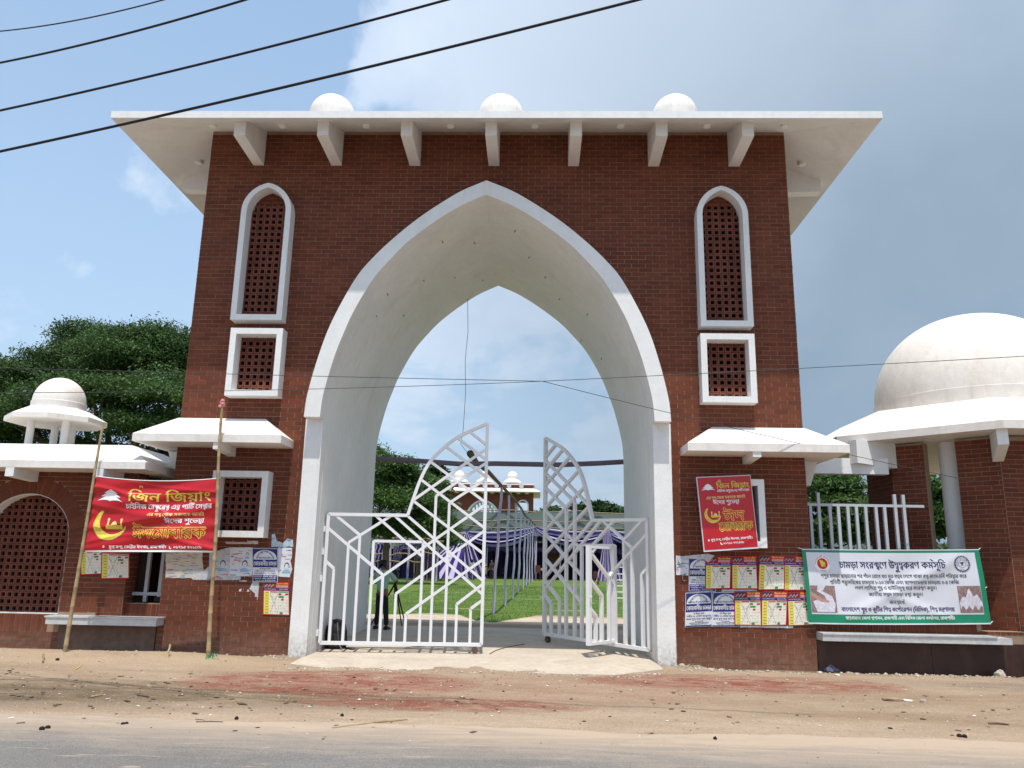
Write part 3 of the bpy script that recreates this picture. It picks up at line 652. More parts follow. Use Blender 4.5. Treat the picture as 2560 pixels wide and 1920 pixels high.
# recess with soldier sill and grey bars between side wall and gatehouse
MB().box((-6.278, .10, -.25), (-5.622, .34, .775)).build('sill_wall', MORT, lw)
for i in range(7): MB().box((-6.27+i*.093, .093, .56), (-6.27+i*.093+.084, .13, .765)).build('brick', BRICK, lw)
for x in (-6.04, -5.79): MB().box((x-.03, .28, .79), (x+.03, .34, 2.9)).build('window_bar', GREYP, lw)
MB().box((-6.27, .275, .90), (-5.63, .335, .955)).build('window_bar', GREYP, lw)
MB().box((-5.86, .27, .79), (-5.72, .37, .88)).build('bar_foot', BLK, lw)
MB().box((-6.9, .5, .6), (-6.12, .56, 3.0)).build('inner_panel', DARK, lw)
# tiled plinth and marble bench
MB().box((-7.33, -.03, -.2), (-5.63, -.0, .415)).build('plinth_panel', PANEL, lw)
t = thing('marble_bench', 'grey marble bench slab on the left wall behind the leaning bamboo pole', 'bench', (-6.45, -.15, .42), 'marble bench slabs on the side walls')
MB().box((-7.42, -.295, .425), (-5.51, .0, .535)).build('slab', MARBLE, t); MB().box((-7.44, -.31, .537), (-5.49, -.004, .562)).build('slab_top', MARBLE, t)
MB().box((-6.27, -.004, .53), (-5.64, .09, .555)).build('slab_end', MARBLE, t)
# small domed kiosk on the left roof
ck = thing('roof_kiosk', 'small white domed kiosk on four columns standing on the left wall roof', 'kiosk', (-8.70, 1.35, 3.5))
kx, ky = -8.78, 1.35
for dx, dy in ((-.34, -.26), (.36, -.26), (-.17, .26), (.19, .26)):
    MB().lathe((kx+dx-.03*0, ky+dy, 0), [(0, 3.45), (.07, 3.45), (.07, 4.25), (0, 4.25)], 14).build('column', WHITE, ck, smooth=True)
MB().lathe((kx, ky, 0), [(0, 4.13), (.55, 4.15), (.92, 4.13), (.92, 4.225), (.56, 4.42), (.0, 4.46)], 8, R(22.5)).build('canopy', WROOF, ck)
MB().lathe((kx, ky, 0), [(.495, 4.38), (.50, 4.55)]+[(.485*math.cos(q), 4.56+.52*math.sin(q)) for q in np.linspace(0, math.pi/2*.995, 14)], 36).build('dome', WROOF, ck, smooth=True)

# ------------------------------------------------------------------ right pavilion
pv = thing('pavilion', 'octagonal brick pavilion at the right with a big white dome and wide white eaves', 'pavilion', (10.2, 2.6, 0))
PCX, PCY = 10.15, 2.70
Bc = (7.80, 1.50); Ac = (9.13, .20)
def wallseg(p0, p1, z0, z1, th=.22, name='wall', n=1):
    d = np.array(p1)-np.array(p0); L = np.linalg.norm(d); d = d/L; inn_ = np.array([-d[1], d[0]])*th
    q = [p0, p1, (p1[0]+inn_[0], p1[1]+inn_[1]), (p0[0]+inn_[0], p0[1]+inn_[1])]
    MB().hexa([(*a, z0) for a in q]+[(*a, z1) for a in q]).build(name, MORT, pv)
    return d, L
d45 = (np.array(Ac)-np.array(Bc)); d45 = d45/np.linalg.norm(d45)
ptA = lambda s: (Bc[0]+d45[0]*s, Bc[1]+d45[1]*s)
LA = math.dist(Ac, Bc); s1, s2 = .60, 1.15
ZT = 3.95
wallseg(ptA(0), ptA(s1), -.2, ZT); brickwork(pv, ptA(0), tuple(d45), s1, .0, ZT, nmax=120)
wallseg(ptA(s2), Ac, -.2, ZT); brickwork(pv, ptA(s2), tuple(d45), LA-s2, .0, ZT, nmax=150)
wallseg(ptA(s1), ptA(s2), -.2, .60); wallseg(Ac, (12.6, .20), -.2, ZT); brickwork(pv, Ac, (1, 0), 3.4, -.05, ZT, nmax=220)
wallseg((7.80, 2.7), Bc, -.2, ZT); brickwork(pv, (7.80, 2.7), (0, -1), 1.2, -.0, ZT, nmax=100)
cc = np.array(ptA((s1+s2)/2+.12))+np.array([.30, .42])*.9
MB().lathe((cc[0], cc[1], 0), [(0, 0), (.205, 0), (.205, 3.98), (0, 3.98)], 32).build('column', WHITE, pv, smooth=True)
MB().hexa([(*ptA(s1), 3.05+.0), (*ptA(s2), 3.05), (ptA(s2)[0]+.5, ptA(s2)[1]+.5, 3.05), (ptA(s1)[0]+.5, ptA(s1)[1]+.5, 3.05), (*ptA(s1), ZT), (*ptA(s2), ZT), (ptA(s2)[0]+.5, ptA(s2)[1]+.5, ZT), (ptA(s1)[0]+.5, ptA(s1)[1]+.5, ZT)]) if False else None
def octa(ap, z, c=(10.30, 3.0)):
    r = ap/math.cos(R(22.5)); return [(c[0]+r*math.cos(R(-112.5+45*k)), c[1]+r*math.sin(R(-112.5+45*k)), z) for k in range(8)]
CAN = [octa(3.5, 3.985), octa(3.5, 4.13), octa(2.45, 4.74), octa(1.5, 4.80)]
v = [p for l in CAN for p in l]; f = [tuple(range(8))]+[(8*i+k, 8*i+(k+1) % 8, 8*i+8+(k+1) % 8, 8*i+8+k) for i in range(3) for k in range(8)]+[tuple(24+k for k in range(8))]
MB().add(v, f).build('eaves', WROOF, pv)
dc = (10.40, 3.0); dr_ = 2.02
prof = [(dr_+.01, 4.70), (dr_+.03, 5.11)]+[(dr_*math.cos(q)**.92, 5.12+1.94*math.sin(q)) for q in np.linspace(0, math.pi/2*.998, 26)]
MB().lathe((dc[0], dc[1], 0), prof, 64).build('dome', WROOF, pv, smooth=True)
def radial_bracket(base, out, zb0, zb1, zt, w=.17):
    b0, o0 = np.array(base), np.array(out); d = (o0-b0)/np.linalg.norm(o0-b0); n_ = np.array([-d[1], d[0]])*w/2
    q = lambda p, s_, z: (p[0]+n_[0]*s_, p[1]+n_[1]*s_, z)
    MB().hexa([q(b0, -1, zb0), q(o0, -1, zb1), q(o0, 1, zb1), q(b0, 1, zb0), q(b0, -1, zt), q(o0, -1, zt), q(o0, 1, zt), q(b0, 1, zt)]).build('bracket', WHITE, pv)
radial_bracket((9.10, .22), (8.88, -.38), 3.50, 3.72, 3.99); radial_bracket((7.82, 1.5), (6.92, 1.12), 3.50, 3.55, 3.99, .2)
# low wall, lintel, sill and railing linking gatehouse and pavilion
lk = thing('railing_wall', 'low brick wall with upright grey railing between gatehouse and domed pavilion', 'wall', (6.7, .3, 0))
MB().box((5.622, .05, -.2), (8.40, .30, .78)).build('wall', MORT, lk); MB().box((8.40, .05, -.2), (9.12, .30, .61)).build('wall', MORT, lk)
for i in range(36):
    x = 5.64+i*.096
    if x < 9.05: MB().box((x, .042, .565), (x+.086, .08, .765 if x < 8.3 else .608)).build('brick', BRICK, lk)
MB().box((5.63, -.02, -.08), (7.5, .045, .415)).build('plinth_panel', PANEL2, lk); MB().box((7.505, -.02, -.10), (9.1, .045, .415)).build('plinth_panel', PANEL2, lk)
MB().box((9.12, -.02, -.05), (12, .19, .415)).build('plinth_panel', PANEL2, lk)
MB().box((5.64, 1.2, 3.36), (7.6, 1.42, 3.66)).build('lintel', WHITE, lk); MB().box((5.66, 1.2, 3.66), (6.3, 1.42, 3.9)).build('lintel', WHITE, lk)
MB().box((5.66, .18, 2.665), (7.71, .225, 2.71)).build('rail', GREYP, lk)
for x, zt in zip((5.73, 5.88, 6.07, 6.215, 6.38, 6.53, 6.69, 6.87, 7.02, 7.21, 7.36), (2.664, 2.90, 2.664, 2.664, 2.664, 2.664, 2.664, 2.664, 2.664, 2.89, 2.885)):
    MB().box((x-.025, .174, .79), (x+.025, .231, zt)).build('rail_bar', GREYP, lk)
    if zt > 2.7: pass
t = thing('marble_bench', 'long marble bench slab under the green-bordered banner', 'bench', (7.1, -.15, .42), 'marble bench slabs on the side walls')
MB().box((5.63, -.30, .43), (8.69, .04, .53)).build('slab', MARBLE, t); MB().box((5.63, -.315, .532), (8.45, .035, .555)).build('slab_top', MARBLE, t)

# ------------------------------------------------------------------ lettering
_gc = {}
def _splines(txt):
    cu = bpy.data.curves.new('t', 'FONT'); cu.body = txt; o = bpy.data.objects.new('t', cu); COL.objects.link(o)
    dg = bpy.context.evaluated_depsgraph_get(); c2 = o.to_curve(dg); L = []
    for sp in c2.splines:
        P_ = []
        if sp.type == 'BEZIER':
            bp = sp.bezier_points; n = len(bp)
            for i in range(n):
                a, d = bp[i], bp[(i+1) % n]; p0, p1, p2, p3 = a.co, a.handle_right, d.handle_left, d.co
                straight = (p1-p0).length < 1e-5 and (p2-p3).length < 1e-5
                kk = 1 if straight else 3
                for j in range(kk):
                    q = j/kk; w = (p0*(1-q)**3+p1*3*q*(1-q)**2+p2*3*q*q*(1-q)+p3*q**3); P_.append((w.x, w.y))
        else: P_ = [(p.co.x, p.co.y) for p in sp.points]
        L.append(P_)
    o.to_curve_clear(); bpy.data.objects.remove(o); bpy.data.curves.remove(cu); return L
def _area(p): return sum(p[i][0]*p[(i+1) % len(p)][1]-p[(i+1) % len(p)][0]*p[i][1] for i in range(len(p)))/2
def glyph(ch):
    if ch in _gc: return _gc[ch]
    if ch == ' ': _gc[ch] = (.26, np.zeros((0, 2))); return _gc[ch]
    sp = [s for s in _splines(ch) if len(s) > 2]; both_ = [s for s in _splines(ch+'।') if len(s) > 2]
    bar = [s for s in _splines('।') if len(s) > 2]
    adv = min(p[0] for s in both_[-len(bar):] for p in s)-min(p[0] for s in bar for p in s) if bar else .5
    E = [(p[k], p[(k+1) % len(p)]) for p in sp for k in range(len(p)) if abs(p[k][1]-p[(k+1) % len(p)][1]) > 1e-7]
    y0 = min(p[1] for l in sp for p in l); y1 = max(p[1] for l in sp for p in l); n = max(3, int((y1-y0)/.030)); Q = []
    for k in range(n):                                # thin horizontal slabs, filled by the non-zero winding rule
        a, c = y0+(y1-y0)*k/n, y0+(y1-y0)*(k+1)/n; m_ = (a+c)/2; X = []
        for (xa, ya), (xb, yb) in E:
            if (ya <= m_) != (yb <= m_):
                f = lambda yy: xa+(xb-xa)*(min(max(yy, min(ya, yb)), max(ya, yb))-ya)/(yb-ya)
                X.append((xa+(xb-xa)*(m_-ya)/(yb-ya), f(a), f(c), 1 if yb > ya else -1))
        X.sort(); w = 0
        for q_, e in enumerate(X):
            if w == 0: st = e
            w += e[3]
            if w == 0 and e[0]-st[0] > .004: Q.append(((st[1], a), (e[1], a), (e[2], c), (st[2], c)))
    _gc[ch] = (adv, np.array(Q, float).reshape(-1, 2)); return _gc[ch]
PRE, POST, BELOW, ABOVE = '\u09bf\u09c7\u09c8', '\u09be\u09c0\u09d7', '\u09c1\u09c2\u09c3', '\u0981'
HAL = '্'
def layout(txt):                                      # -> [(glyph, x, y, sx, sy)], width
    txt = txt.replace('\u09c7\u09be', '\u09cb').replace('\u09cb', '\u09c7\u09be').replace('\u09af\u09bc', '\u09df').replace('\u09a1\u09bc', '\u09dc').replace('\u09a2\u09bc', '\u09dd')
    out = []; x = 0.; i = 0
    cons = lambda c: '\u0995' <= c <= '\u09b9' or c in '\u09dc\u09dd\u09df\u09ce'
    while i < len(txt):
        c = txt[i]
        if not cons(c):
            if c in ABOVE+HAL+BELOW: out.append((c, x, 0, 1, 1))
            else: out.append((c, x, 0, 1, 1)); x += glyph(c)[0]
            i += 1; continue
        cl = [c]; i += 1
        while i+1 < len(txt) and txt[i] == HAL and cons(txt[i+1]): cl.append(txt[i+1]); i += 2
        sg = ''
        while i < len(txt) and txt[i] in PRE+POST+BELOW+ABOVE: sg += txt[i]; i += 1
        for s_ in sg:
            if s_ in PRE: out.append((s_, x, 0, 1, 1)); x += glyph(s_)[0]
        reph = len(cl) > 1 and cl[0] == 'র'; 
        if reph: cl = cl[1:]
        x0 = x
        if len(cl) == 1: out.append((cl[0], x, 0, 1, 1)); x += glyph(cl[0])[0]
        elif cl[-1] == 'র': out.append((cl[0], x, 0, 1, 1)); x += glyph(cl[0])[0]; out.append((HAL, x-.18, .12, 2.0, .8))
        elif cl[-1] == 'য': out.append((cl[0], x, 0, 1, 1)); x += glyph(cl[0])[0]-.06; out.append(('য', x, 0, .55, 1)); x += glyph('য')[0]*.55
        else:
            w1 = glyph(cl[0])[0]; out.append((cl[0], x, .62*(1-.66), .9, .66)); w2 = glyph(cl[1])[0]*.62; out.append((cl[1], x+max(0, w1*.9-w2), -.17, .62, .62)); x += max(w1*.9, w2)
        if reph: out.append((HAL, x-.02, .95, 1.3, .9))
        for s_ in sg:
            if s_ in POST: out.append((s_, x, 0, 1, 1)); x += glyph(s_)[0]
            elif s_ in BELOW: out.append((s_, x, -.12 if len(cl) > 1 else 0, 1, 1))
            elif s_ in ABOVE: out.append((s_, x, 0, 1, 1))
    return out, x
def text(name, lines, mp, m, parent, off=.003, bold=0.):
    """lines: (string, cx, baseline, height, width or None, align, curve) in board metres."""
    AX, AY, AO = [], [], []
    for ln in lines:
        s_, cx, by, hgt, wid = ln[:5]; al = ln[5] if len(ln) > 5 else 'c'; arc = ln[6] if len(ln) > 6 else None
        gl, tw = layout(s_); k = hgt/.62; kx = wid/tw if wid else k; x0 = cx-(tw*kx/2 if al == 'c' else 0 if al == 'l' else tw*kx)
        for ib, (dxb, dyb) in enumerate(((0, 0),) if not bold else ((-bold, 0), (bold, 0)) if bold < .01 else ((-bold, 0), (bold, 0), (0, bold), (0, -bold))):
            for ch, gx_, gy_, sx_, sy_ in gl:
                g_ = glyph(ch)[1]
                if not len(g_): continue
                X = x0+(gx_+g_[:, 0]*sx_)*kx+dxb; Y = by+dyb+(gy_+g_[:, 1]*sy_)*k
                if arc: ccx, ccy, rr = arc; a = (X-ccx)/rr; r2 = rr+(Y-by); X, Y = ccx+r2*np.sin(a), ccy+r2*np.cos(a)
                AX.append(X); AY.append(Y); AO.append(np.full(len(X), off+.00022*ib+.00008*(len(AX) % 3)))
    X, Y, O = np.concatenate(AX), np.concatenate(AY), np.concatenate(AO)
    return quick(name, mp(X, Y, O), np.arange(len(X)).reshape(-1, 4), m, parent)
def fine_tris(pts, tri, lim):                          # split triangles so that print follows the folds of the cloth
    pts = [tuple(p) for p in pts]; out = []; st = [tuple(t_) for t_ in tri]; mid = {}
    while st:
        t_ = st.pop(); e = [math.dist(pts[t_[i]], pts[t_[(i+1) % 3]]) for i in range(3)]; i = e.index(max(e))
        if e[i] <= lim: out.append(t_); continue
        a, c, d = t_[i], t_[(i+1) % 3], t_[(i+2) % 3]; k = (min(a, c), max(a, c))
        if k not in mid: pts.append(((pts[a][0]+pts[c][0])/2, (pts[a][1]+pts[c][1])/2)); mid[k] = len(pts)-1
        st += [(a, mid[k], d), (mid[k], c, d)]
    return pts, out
def flat(name, poly, mp, m, parent, off=.0015, sub=1):
    tri = tessellate_polygon([[Vector((x, y, 0)) for x, y in poly]]); pts, tri = fine_tris(poly, tri, .07) if getattr(mp, 'soft', 0) else (poly, tri)
    return MB().add([mp(x, y, off) for x, y in pts], [tuple(t_) for t_ in tri]).build(name, m, parent, fix=False)
def rectp(x0, y0, x1, y1): return [(x0, y0), (x1, y0), (x1, y1), (x0, y1)]
def strip_grid(name, x0, y0, x1, y1, mp, m, parent, off, nx_=40, ny_=12):
    return MB().grid(nx_, ny_, lambda u, v_: mp(x0+(x1-x0)*u, y0+(y1-y0)*v_, off)).build(name, m, parent, smooth=True, fix=False)
def board(bl, br, tr, tl, w, h, dz=None, nrm=(0, -1, 0)):
    bl, br, tr, tl, nn = [np.array(q, float) for q in (bl, br, tr, tl, nrm)]
    def mp(x, y, o=0.):
        x, y, o = np.asarray(x, float), np.asarray(y, float), np.asarray(o, float); u, v_ = x/w, y/h; U, V_ = u[..., None], v_[..., None]
        p = bl*(1-U)*(1-V_)+br*U*(1-V_)+tr*U*V_+tl*(1-U)*V_; e = dz(u, v_) if dz else (0, 0)
        return p+nn*(o+e[0])[..., None]+np.array([0, 0, 1.])*(e[1]+u*0)[..., None]
    mp.soft = 1 if dz else 0
    return mp
def disc(cx, cy, rx_, ry_, n=28): return [(cx+rx_*math.cos(2*math.pi*k/n), cy+ry_*math.sin(2*math.pi*k/n)) for k in range(n)]
def crescent(cx, cy, r, n=22):                        # open toward the upper right
    o_ = [(cx+r*math.cos(a), cy+r*math.sin(a)) for a in np.linspace(R(128), R(352), n)]
    i_ = [(cx+.17*r+.86*r*math.cos(a)*.96, cy+.20*r+.86*r*math.sin(a)*.98) for a in np.linspace(R(345), R(133), n)]
    return o_+i_[1:-1]
def pagoda(x, y, w, h):
    f = [(-.5, 0), (-.30, .10), (-.12, .10), (0, .03), (.12, .10), (.30, .10), (.5, 0), (.22, .38), (.40, .36), (.16, .68), (.28, .66), (0, 1.), (-.28, .66), (-.16, .68), (-.40, .36), (-.22, .38)]
    return [(x+a*w, y+c*h) for a, c in f]
def mosque(mp, parent, x, y, s, off):
    P_ = lambda l: [(x+a*s, y+c*s) for a, c in l]
    for q in ([(-.9, 0), (.9, 0), (.9, .45), (-.9, .45)], ):
        flat('print_mosque', P_(q), mp, GOLD, parent, off)
    on = lambda c, r, b_: [(c-r, b_)]+[(c-r*1.15*math.cos(t_)*(1-.25*math.sin(t_)), b_+r*1.5*math.sin(t_)) for t_ in np.linspace(0, math.pi/2, 7)]+[(c+r*1.15*math.cos(t_)*(1-.25*math.sin(t_)), b_+r*1.5*math.sin(t_)) for t_ in np.linspace(math.pi/2, 0, 7)]+[(c+r, b_)]
    flat('print_dome', P_(on(0, .30, .45)), mp, GOLDL, parent, off+.0003)
    for c in (-.72, .78):
        flat('print_minaret', P_([(c-.1, .45), (c+.1, .45), (c+.1, 1.0), (c-.1, 1.0)]), mp, GOLDL, parent, off+.0003); flat('print_minaret', P_(on(c, .15, 1.0)), mp, GOLDL, parent, off+.0003)
# ------------------------------------------------------------------ banners and boards
RY = -.85
w_, h_ = 2.30, 1.32
def rdz(u, v_):
    e = .9*np.sin(7*u+9*v_)*.006+.034*np.exp(-((v_-.86+.9*u*u)/.03)**2)*(1-u)+.022*np.exp(-((v_-.80-.25*(1-u))/.025)**2)*u+.018*np.exp(-((v_-.12-.12*np.sin(4*u))/.03)**2)+.022*np.sin(9*u+5*v_+1.2)*(.35+v_*(1-v_)*2)+.016*np.sin(23*v_-7*u)*np.exp(-((u-.5)/.5)**2)+.030*np.exp(-((v_-.30-.30*u)/.035)**2)*(.3+u)*(1-u)*1.6+.02*np.exp(-((v_-.62+.25*u)/.04)**2)*(1-u)
    e += .025*(np.exp(-u/.05)+np.exp(-(1-u)/.05))*np.sin(40*v_)*.4
    return (e+.05*4*u*(1-u), -.075*4*u*(1-u)*v_+.008*4*u*(1-u))
bn = thing('banner', 'large red cloth banner strung between two leaning bamboo poles', 'banner', W(380, 1300, RY))
mp = board(W(213, 1379, RY), W(538, 1380, RY), W(551, 1196, RY), W(241, 1191, RY), w_, h_, rdz)
strip_grid('cloth', 0, .022, w_, h_, mp, BRED, bn, 0, 90, 60); strip_grid('hem', 0, -.012, w_, .020, mp, INKW, bn, .001, 60, 3)
MB().tube([mp(w_*k/20, h_+.004, 0) for k in range(21)], .007, 5).build('rope', INKW, bn)
text('lettering', [('জিন জিয়াং', 1.42, .925, .155, 1.50)], mp, GOLD, bn, .004, .006)
text('lettering', [('চাইনিজ রেস্টুরেন্ট এন্ড পার্টি সেন্টার', 1.42, .787, .080, 1.54), ('ঈদের শুভেচ্ছা', 1.72, .525, .078, .68), ('মুক্ত মঞ্চ, কেন্দ্রীয় ঈদগাহ, রাজশাহী।', .94, .055, .048, 1.02), ('০১৭১৫ ৭৭২৫৩৮', 1.83, .055, .045, .50)], mp, INKW, bn, .004, .0025)
text('lettering', [('দি', .88, 1.185, .03, .07), ('এর পক্ষ থেকে সকলকে জানাই', 1.56, .655, .055, .98)], mp, GOLDL, bn, .004, .002)
text('lettering', [('ঈদমোবারক', 1.46, .25, .185, 1.28)], mp, GOLD, bn, .004, .017); text('lettering', [('ঈদমোবারক', 1.46, .25, .185, 1.28)], mp, INKR, bn, .0058, .0)
flat('print_pagoda', pagoda(.335, .90, .50, .22), mp, INKW, bn, .004); flat('print_crescent', crescent(.385, .50, .30), mp, GOLD, bn, .004); mosque(mp, bn, .47, .40, .165, .005)
flat('print_pin', disc(.335, .085, .018, .022, 12)+[], mp, INKW, bn, .004); flat('print_pin_hole', disc(.335, .087, .008, .009, 10), mp, INKR, bn, .0045)
flat('print_phone', [(1.50, .09), (1.515, .095), (1.52, .075), (1.53, .062), (1.55, .058), (1.55, .045), (1.525, .042), (1.505, .06)], mp, INKW, bn, .004)
# tilted red board on the right
rb = thing('signboard', 'tilted red board with a thin white edge leaning over the lower right window', 'sign', W(1820, 1285, -.33))
bl, br, tr, tl = W(1759.7, 1380, -.31), W(1896.5, 1371, -.31), W(1876.2, 1187, -.30), W(1740.5, 1192.7, -.30); w_, h_ = .95, 1.27
mp = board(bl, br, tr, tl, w_, h_)
q = [mp(0, 0), mp(w_, 0), mp(w_, h_), mp(0, h_)]; q2 = [p+np.array([0, .03, 0]) for p in q]
MB().hexa([q[0], q[1], q2[1], q2[0], q[3], q[2], q2[2], q2[3]]).build('panel', BWHT, rb); flat('print_field', rectp(.016, .028, w_-.010, h_-.014), mp, BRED, rb, .003)
text('lettering', [('জিন জিয়াং', .62, 1.055, .083, .57)], mp, GOLD, rb, .005, .003)
text('lettering', [('চাইনিজ রেস্টুরেন্ট এন্ড পার্টি সেন্টার', .62, .995, .036, .56), ('ঈদের শুভেচ্ছা', .475, .787, .062, .46), ('মুক্ত মঞ্চ, কেন্দ্রীয় ঈদগাহ, রাজশাহী।', .505, .172, .036, .72), ('০১৭১৫ ৭৭২৫৩৮', .53, .105, .034, .36)], mp, INKW, rb, .005, .0012)
text('lettering', [('দি', .40, 1.165, .028, .05), ('এর পক্ষ থেকে সকলকে জানাই', .475, .876, .046, .68)], mp, GOLDL, rb, .005, .001)
for m_, of, bo in ((GOLD, .005, .012), (INKR, .0065, 0)): text('lettering', [('ঈদ', .585, .50, .15, .36), ('মোবারক', .60, .33, .13, .58)], mp, m_, rb, of, bo)
flat('print_pagoda', pagoda(.185, 1.03, .25, .115), mp, INKW, rb, .005); flat('print_crescent', crescent(.22, .615, .145), mp, GOLD, rb, .005); mosque(mp, rb, .265, .565, .085, .0062)
flat('print_pin', disc(.105, .187, .014, .018, 12), mp, INKW, rb, .005); flat('print_phone', [(.30, .14), (.315, .14), (.32, .12), (.34, .112), (.34, .10), (.315, .10), (.30, .12)], mp, INKW, rb, .005)
# green-bordered banner on the right
gb = thing('banner', 'wide white banner with a green border stretched across the railing at the right', 'banner', W(2240, 1465, -.05))
w_, h_ = 2.95, 1.18
def gdz(u, v_):
    e = .018*np.sin(6*u+3*v_)+.030*np.exp(-((v_-.15-1.25*(u-.28))/.10)**2)*np.maximum(0, np.sin(np.pi*u))+.02*np.exp(-((v_-.9+1.1*(u-.0))/.08)**2)*np.sin(np.pi*u)+.012*np.sin(19*u-8*v_)*v_*(1-v_)*2
    return (e+.01, -.012*4*u*(1-u))
mp = board(W(2021, 1556, -.07), W(2477, 1557, -.06), W(2445.5, 1373.4, -.04), W(2003.6, 1372.3, -.05), w_, h_, gdz)
strip_grid('cloth', 0, 0, w_, h_, mp, BGRN, gb, 0, 90, 40); strip_grid('hem', .0, -.022, w_, .0, mp, BWHT, gb, .001, 60, 3); strip_grid('edge', .0, h_-.012, w_, h_+.003, mp, BWHT, gb, .002, 60, 3)
strip_grid('print_field', .065, .135, w_-.085, h_-.052, mp, BWHT, gb, .002, 88, 36)
Lb = [('চামড়া সংরক্ষণে উদ্বুদ্ধকরণ কর্মসূচি', 1.47, .878, .100, 1.74)]; text('lettering', Lb, mp, INKN, gb, .005, .003)
text('lettering', [('পশুর চামড়া ছাড়ানোর পর পঁচন রোধে যত দ্রুত সম্ভব লেগে থাকা রক্ত-মাংস-চর্বি পরিষ্কার করে', 1.47, .722, .053, 2.40), ('প্রতিটি গরু/মহিষের চামড়ায় ৮-১০ কেজি এবং ছাগল/ভেড়ার চামড়ায় ৩-৪ কেজি', 1.475, .622, .053, 2.12), ('লবণ লাগিয়ে শুষ্ক ও ছাউনিযুক্ত ঘরে সংরক্ষণ করুন।', 1.49, .533, .053, 1.35), ('জাতীয় সম্পদ চামড়া রক্ষা করুন।', 1.48, .430, .053, .90), ('জনস্বার্থে:', 1.48, .308, .05, .26)], mp, PDARK, gb, .005, .0012)
text('lettering', [('বাংলাদেশ ক্ষুদ্র ও কুটির শিল্প কর্পোরেশন (বিসিক), শিল্প মন্ত্রণালয়', 1.475, .188, .060, 1.85)], mp, INKN, gb, .005, .0022)
text('lettering', [('বাস্তবায়নে: জেলা প্রশাসন, রাজশাহী এবং বিসিক জেলা কার্যালয়, রাজশাহী।', 1.49, .058, .046, 1.79)], mp, INKW, gb, .005, .0016)
ex, ey = .318, .945
flat('emblem_ring', disc(ex, ey, .138, .138, 40), mp, INKW, gb, .005); flat('emblem_disc', disc(ex, ey, .088, .088, 36), mp, INKR, gb, .0056)
flat('emblem_map', [(ex+x*.088, ey+y*.088) for x, y in [(-.5, .5), (-.35, .75), (-.1, .55), (.1, .6), (.2, .3), (.5, .3), (.55, -.1), (.4, -.25), (.5, -.6), (.35, -.65), (.25, -.2), (.1, -.55), (-.2, -.6), (-.35, -.1), (-.45, .1)]], mp, PYEL, gb, .0062)
text('emblem_lettering', [('গণপ্রজাতন্ত্রী বাংলাদেশ', ex, ey+.100, .026, .34, 'c', (ex, ey, .100)), ('সরকার', ex, ey-.130, .024, .10)], mp, INKR, gb, .0058)
qx, qy = 2.625, .945
gear = [(qx+r_*math.cos(a), qy+r_*math.sin(a)) for k in range(30) for a, r_ in ((2*math.pi*(k-.25)/30, .120), (2*math.pi*(k-.2)/30, .140), (2*math.pi*(k+.2)/30, .140), (2*math.pi*(k+.25)/30, .120))]
flat('emblem_gear', gear, mp, INKN, gb, .005); flat('emblem_disc', disc(qx, qy, .108, .108, 36), mp, BWHT, gb, .0056); flat('emblem_core', disc(qx, qy, .064, .064, 30), mp, INKN, gb, .0060); flat('emblem_core', disc(qx, qy, .058, .058, 30), mp, BWHT, gb, .0064)
flat('emblem_mark', [(qx+x*.05, qy+y*.05) for x, y in [(-.9, .2), (-.5, .6), (.5, .6), (.9, .2), (.3, .15), (.2, -.2), (.6, -.5), (-.6, -.5), (-.2, -.2), (-.3, .15)]], mp, INKN, gb, .0068)
text('emblem_lettering', [('বাংলাদেশ ক্ষুদ্র ও কুটির শিল্প', qx, qy+.072, .024, .30, 'c', (qx, qy, .072)), ('BSCIC', qx, qy-.098, .018, .08)], mp, INKN, gb, .0060)
rr = lambda x0, y0, x1, y1, r_=.03: [(x0+r_-r_*math.cos(a), y0+r_-r_*math.sin(a)) for a in np.linspace(0, 1.57, 5)]+[(x1-r_+r_*math.sin(a), y0+r_-r_*math.cos(a)) for a in np.linspace(0, 1.57, 5)]+[(x1, y1), (x0, y1)]
strip_grid('print_photo', .07, .16, .48, .59, mp, FLESH, gb, .0045, 14, 12); strip_grid('print_photo', 2.49, .16, 2.86, .59, mp, FLESH, gb, .0045, 14, 12)
flat('print_salt', [(.20, .59), (.33, .59), (.27, .50), (.42, .42), (.46, .30), (.44, .17), (.16, .17), (.10, .34), (.22, .38), (.33, .35), (.30, .43), (.18, .50)], mp, FROST, gb, .0055)
flat('print_arm', [(.075, .50), (.075, .42), (.24, .33), (.36, .32), (.37, .35), (.26, .38)], mp, mat('printed skin', (.45, .26, .20), .5, .1, 20), gb, .0065)
flat('print_salt', [(2.50+.36*u, .33+.20*math.sin(math.pi*u)*(.8+.3*math.sin(17*u))) for u in np.linspace(0, 1, 18)]+[(2.86-.36*u, .24+.04*math.sin(23*u)) for u in np.linspace(0, 1, 14)], mp, FROST, gb, .0055)
for x_, y_ in ((0, h_), (w_, h_), (w_, 0), (0, 0), (w_-.01, .55)): MB().tube([mp(x_, y_, -.0), mp(x_+(.05 if x_ else -.05), y_+.02, -.04)], .006, 5).build('tie', INKW, gb)

